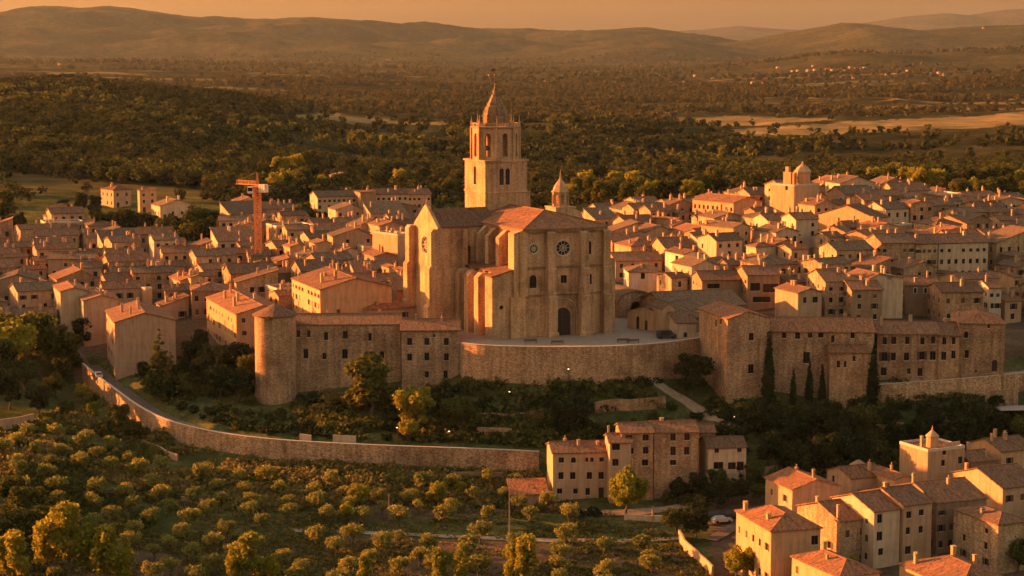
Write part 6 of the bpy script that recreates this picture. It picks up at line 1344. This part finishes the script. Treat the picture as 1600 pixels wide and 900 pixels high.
# undergrowth near the camera
def under(name, n, zone, var, mat, label, smin, smax, dens_=None, avoid=True):
    us = [p[0] for p in zone]; vs = [p[1] for p in zone]; u = r2.uniform(min(us), max(us), n); v = r2.uniform(min(vs), max(vs), n)
    k = in_poly(u, v, zone); u, v = u[k], v[k]; pts = []
    # ground positions by projecting onto the sheet (two fixed-point steps)
    z = np.full(len(u), -15.0)
    for _ in range(14):
        cx = (u - 800) / F; cy = (450 - v) / F; dy = CP + cy * SP; dz = -SP + cy * CP; kk = (z - HC) / dz; x = cx * kk; y = dy * kk; z = .5 * z + .5 * Z(x, y)
    if dens_ is not None: k = r2.rand(len(x)) < dens_(x, y); x, y, z = x[k], y[k], z[k]
    ok = np.array([not in_foot(a, b, .6) for a, b in zip(x, y)])
    x, y, z = x[ok], y[ok], z[ok]
    # keep off the road surface
    e = np.array([(p.x, p.y) for p in dens(ROAD_EDGE, 4)])
    dx = x[:, None] - e[:, 0]; dyy = y[:, None] - e[:, 1]; dmin = np.sqrt(dx ** 2 + dyy ** 2).min(1); i = np.sqrt(dx ** 2 + dyy ** 2).argmin(1); behind = (y - e[i, 1]) > -1.2
    ok = ~((dmin < 7.2) & behind); x, y, z = x[ok], y[ok], Z(x[ok], y[ok]); print(name, len(x))
    return scatter(name, np.stack([x, y, z - .05], 1), var, mat, label, smin, smax, r2)
slope1 = [(160,618),(235,672),(330,706),(430,719),(640,731),(850,737),(850,795),(600,790),(400,800),(200,780),(0,760),(0,680)]
gard = [(200,575),(280,560),(395,600),(470,640),(540,640),(620,612),(720,600),(1040,600),(1130,630),(1380,640),(1600,650),(1600,725),(1400,760),(1200,760),(1160,775),(860,702),(640,690),(420,682),(280,655)]
grove = [(-60,700),(240,740),(480,770),(850,775),(1060,830),(1120,905),(1150,960),(-100,960)]
pf = lambda k, b: (lambda x, y: np.clip(fbm(x / 14., y / 14., 3, k) * 4 + b, 0, 1))
under('undergrowth', 8000, slope1, V_shrub, 'dry', 'dry brushwood on the slope under the curving road wall', .7, 1.7, pf(51, .6)); under('undergrowth', 9000, slope1, V_shrub, 'leaf', 'green brushwood on the slope under the curving road wall', .6, 1.6, pf(52, .5))
under('undergrowth', 9000, gard, V_shrub, 'dark', 'dark undergrowth on the slopes below the stone buildings', .6, 1.6, pf(53, .4)); under('undergrowth', 6000, gard, V_shrub, 'leaf', 'green undergrowth between road and stone buildings', .7, 2.0, pf(54, .4))
under('grass', 17000, grove, V_tuft, 'leaf', 'rough green grass between the olive trees', .7, 2.0, pf(55, .5)); under('grass', 9000, grove, V_tuft, 'dry', 'dry grass between the olive trees', .7, 2.0, pf(56, .4))
under('trees', 260, [(700,372),(900,358),(935,430),(960,465),(700,470)], V_mid, 'dark', 'dark trees in the gardens hidden behind the church', .5, .9)
under('trees', 420, [(1612,560),(2100,540),(2100,900),(1640,900),(1612,720)], V_mid, 'dark', 'dark trees continuing beyond the lower village', .4, .8)
under('undergrowth', 2600, [(-60,660),(240,720),(240,820),(0,900),(-60,900)], V_shrub, 'leaf', 'brambles among the olives at the left', .7, 1.8, pf(57, .6))

# ------------------------------------------------------------ distant hamlets
hs = [(1140,134,8),(1150,133,7),(1158,131,8),(1166,133,7),(1174,130,9),(1182,132,7),(1192,131,8),(1120,135,9),(1214,106,8),(1238,112,8),(1246,111,7),(1262,111,8),(1272,110,7),(1292,109,9),(1300,110,8),(1312,107,9),(1320,109,8),(1328,106,9),(1336,108,9),(1344,109,10),(1350,107,9),(1310,121,8),(1322,122,8),(1332,123,7),(1384,117,7),(1418,112,9),(1452,116,8),(1466,115,8),(1476,117,9),(1490,128,7),(1496,131,7),(1593,113,10),(1044,126,8),(1046,130,6),(1068,129,7),(1085,119,6),(845,140,9),(850,129,6),(764,119,9),(771,119,10),(778,120,8),(1112,122,7),(1270,104,6),(405,97,9),(605,95,7),(92,101,7),(1536,44,6)]
for i, (u, v, s) in enumerate(hs):
    d = ray(u, v + 1); Yq = np.exp(np.linspace(math.log(1900), math.log(16000), 1500)); k = Yq / d[1]; g_ = Z(d[0] * k, Yq); b = np.nonzero(HC + d[2] * k < g_)[0]
    if not len(b): continue
    Y = Yq[b[0]]; x = d[0] * Y / d[1]; z = float(g_[b[0]]); W = s * Y / 2986 * .62; W = min(W, 26); hh = max(5, W * .42)
    r = house(Vector((x, Y, z)), R(rf_.uniform(10, 45)), W, W * .8, hh, rf_.choice('ab'), 'pale' if rf_.random() < .4 else 'tan', 'tile', wins=[('f', W * .3, 1.5, W * .1, W * .14, 'far', rect), ('f', W * .7, 1.5, W * .1, W * .14, 'far', rect)], chim=[], name='farm_house', cat='house', group='houses scattered over the distant plain', foot=False, over=.5, found=6)
    ITEMS.append((r, 'tiny distant house', x, Y, z + hh / 2))

# ------------------------------------------------------------ labels from landmarks
LMK = [('round tower', 428, 560), ('crane', 404, 340), ('bell tower', 770, 230), ('church door', 880, 505), ('church rose gable', 666, 400), ('tallest cypress', 1200, 560), ('pergola', 1035, 755), ('long four-storey block', 330, 500), ('tall house at the bend', 180, 540),
 ('golden tree', 978, 765), ('tallest wooden pole', 796, 800), ('shorter wooden pole', 608, 790), ('turreted house', 1465, 710), ('hipped ochre house', 1220, 840), ('hilltop church hall', 1240, 310), ('broadest glowing gable', 1330, 330), ('cubic pale house', 1195, 405), ('long hill row', 1450, 400), ('pale asymmetric gable', 1385, 430),
 ('white gabled town house', 1083, 410), ('lone hip-roofed house', 177, 300), ('cream villa', 260, 330), ('pale apartment row', 530, 325), ('great red roof', 1115, 305), ('slim white house', 1556, 465), ('square stone block', 1160, 560), ('left tree clump', 60, 580), ('short sunlit wall', 250, 708), ('big stone hall', 1530, 530), ('park trees', 240, 375), ('roof lantern', 876, 295), ('white house with single window', 85, 388), ('bare glowing wall', 600, 380), ('pointed conifer', 250, 570), ('white canopy', 1584, 645), ('left town edge', 0, 440)]
ORD = ['', 'second ', 'third ', 'fourth ', 'fifth ', 'sixth ', 'seventh ', 'eighth ', 'ninth ', 'tenth ', 'eleventh ', 'twelfth ', 'thirteenth ', 'fourteenth ', 'fifteenth ', 'sixteenth ', 'seventeenth ', 'eighteenth ', 'nineteenth ', 'twentieth ']
def finish_labels():
    cnt = {}; rows = []
    for (o, t, x, y, z) in ITEMS:
        u, v = proj(x, y, z)
        l = min(LMK, key=lambda q: ((u - q[1]) ** 2 + (1.3 * (v - q[2])) ** 2) * (1 + .15 * cnt.get((t, q[0]), 0)))
        du, dv = u - l[1], v - l[2]
        dr = ('right of' if du > 0 else 'left of') if abs(du) > 1.4 * abs(dv) else ('below' if dv > 0 else 'above') if abs(dv) > 1.4 * abs(du) else ('below and ' if dv > 0 else 'above and ') + ('right of' if du > 0 else 'left of')
        cnt[(t, l[0])] = cnt.get((t, l[0]), 0) + 1
        rows.append((t, l[0], dr, math.hypot(du, dv), o))
    rows.sort(key=lambda r: r[3]); c2 = {}
    for t, l, dr, d, o in rows:
        k = (t, l, dr); i = c2.get(k, 0); c2[k] = i + 1
        lb = f'{t}, {ORD[min(i, 19)]}nearest {dr} the {l}'
        o['label'] = lb if len(lb.replace('-', ' ').split()) <= 16 else lb.replace(' and ', ' ').replace(' of the left clump', '')
finish_labels()

# ------------------------------------------------------------ haze, sky, sun, camera
def cube_obj(name, x0, x1, y0, y1, z0, z1):
    m = MB(); m.box(x0, x1, y0, y1, z0, z1); me = bpy.data.meshes.new(name); me.from_pydata(m.v, [], m.f); return link(name, me)
HAZE = True
if HAZE:
    hz = cube_obj('haze', -22000, 22000, -600, 31000, -60, 760); hz['kind'] = 'stuff'; hz['label'] = 'warm evening haze over the plain and hills'; hz['category'] = 'haze'
    m = bpy.data.materials.new('haze'); m.use_nodes = True; t = m.node_tree; t.nodes.clear(); o = t.nodes.new('ShaderNodeOutputMaterial'); v = t.nodes.new('ShaderNodeVolumePrincipled')
    v.inputs['Color'].default_value = (.68, .84, 1.0, 1); v.inputs['Density'].default_value = HAZE_D; v.inputs['Anisotropy'].default_value = .25
    t.links.new(v.outputs[0], o.inputs['Volume']); hz.data.materials.append(m)
SUN_EL, SUN_AZ = R(9.8), R(-68)      # azimuth measured from +Y towards +X
w = bpy.data.worlds.new('World'); SC.world = w; w.use_nodes = True; t = w.node_tree; t.nodes.clear()
o = t.nodes.new('ShaderNodeOutputWorld'); b = t.nodes.new('ShaderNodeBackground'); s = t.nodes.new('ShaderNodeTexSky'); s.sky_type = 'NISHITA'; s.sun_disc = False
s.sun_elevation = R(6); s.sun_rotation = SUN_AZ; s.air_density = 1.6; s.dust_density = 4.0; s.ozone_density = .4; s.altitude = 100
tc = t.nodes.new('ShaderNodeTexCoord'); sx = t.nodes.new('ShaderNodeSeparateXYZ'); t.links.new(tc.outputs['Generated'], sx.inputs[0])
grad = ramp(t, sx.outputs[2], [(0, SKY_TINT), (.12, SKY_TINT), (.45, SKY_TOP)])
tint = mix(t, s.outputs[0], grad, 1.0, 'MULTIPLY')
t.links.new(tint, b.inputs[0]); b.inputs[1].default_value = SKY_S; t.links.new(b.outputs[0], o.inputs[0])
sl = bpy.data.lights.new('sun', 'SUN'); sl.energy = SUN_S; sl.angle = R(.6); sl.color = SUN_C; so = bpy.data.objects.new('sun', sl); COL.objects.link(so)
sd = Vector((math.sin(SUN_AZ) * math.cos(SUN_EL), math.cos(SUN_AZ) * math.cos(SUN_EL), math.sin(SUN_EL))); so.rotation_euler = sd.to_track_quat('Z', 'Y').to_euler()
cam = bpy.data.cameras.new('camera'); cam.lens = 36 * F / 1600; cam.sensor_width = 36; cam.clip_end = 80000; cam.clip_start = 1; co = bpy.data.objects.new('camera', cam); COL.objects.link(co)
co.location = (0, 0, HC); co.rotation_euler = (math.pi / 2 - PITCH, 0, 0); SC.camera = co
vs = SC.view_settings; vs.view_transform = 'Standard'; vs.look = 'None'; vs.gamma = 1; vs.exposure = EXPO
c = SC.cycles; c.max_bounces = 5; c.diffuse_bounces = 3; c.glossy_bounces = 2; c.transmission_bounces = 2; c.volume_bounces = 0; c.transparent_max_bounces = 4; c.use_denoising = True
try: c.denoiser = 'OPENIMAGEDENOISE'
except Exception: pass
c.use_adaptive_sampling = True; c.adaptive_threshold = .02
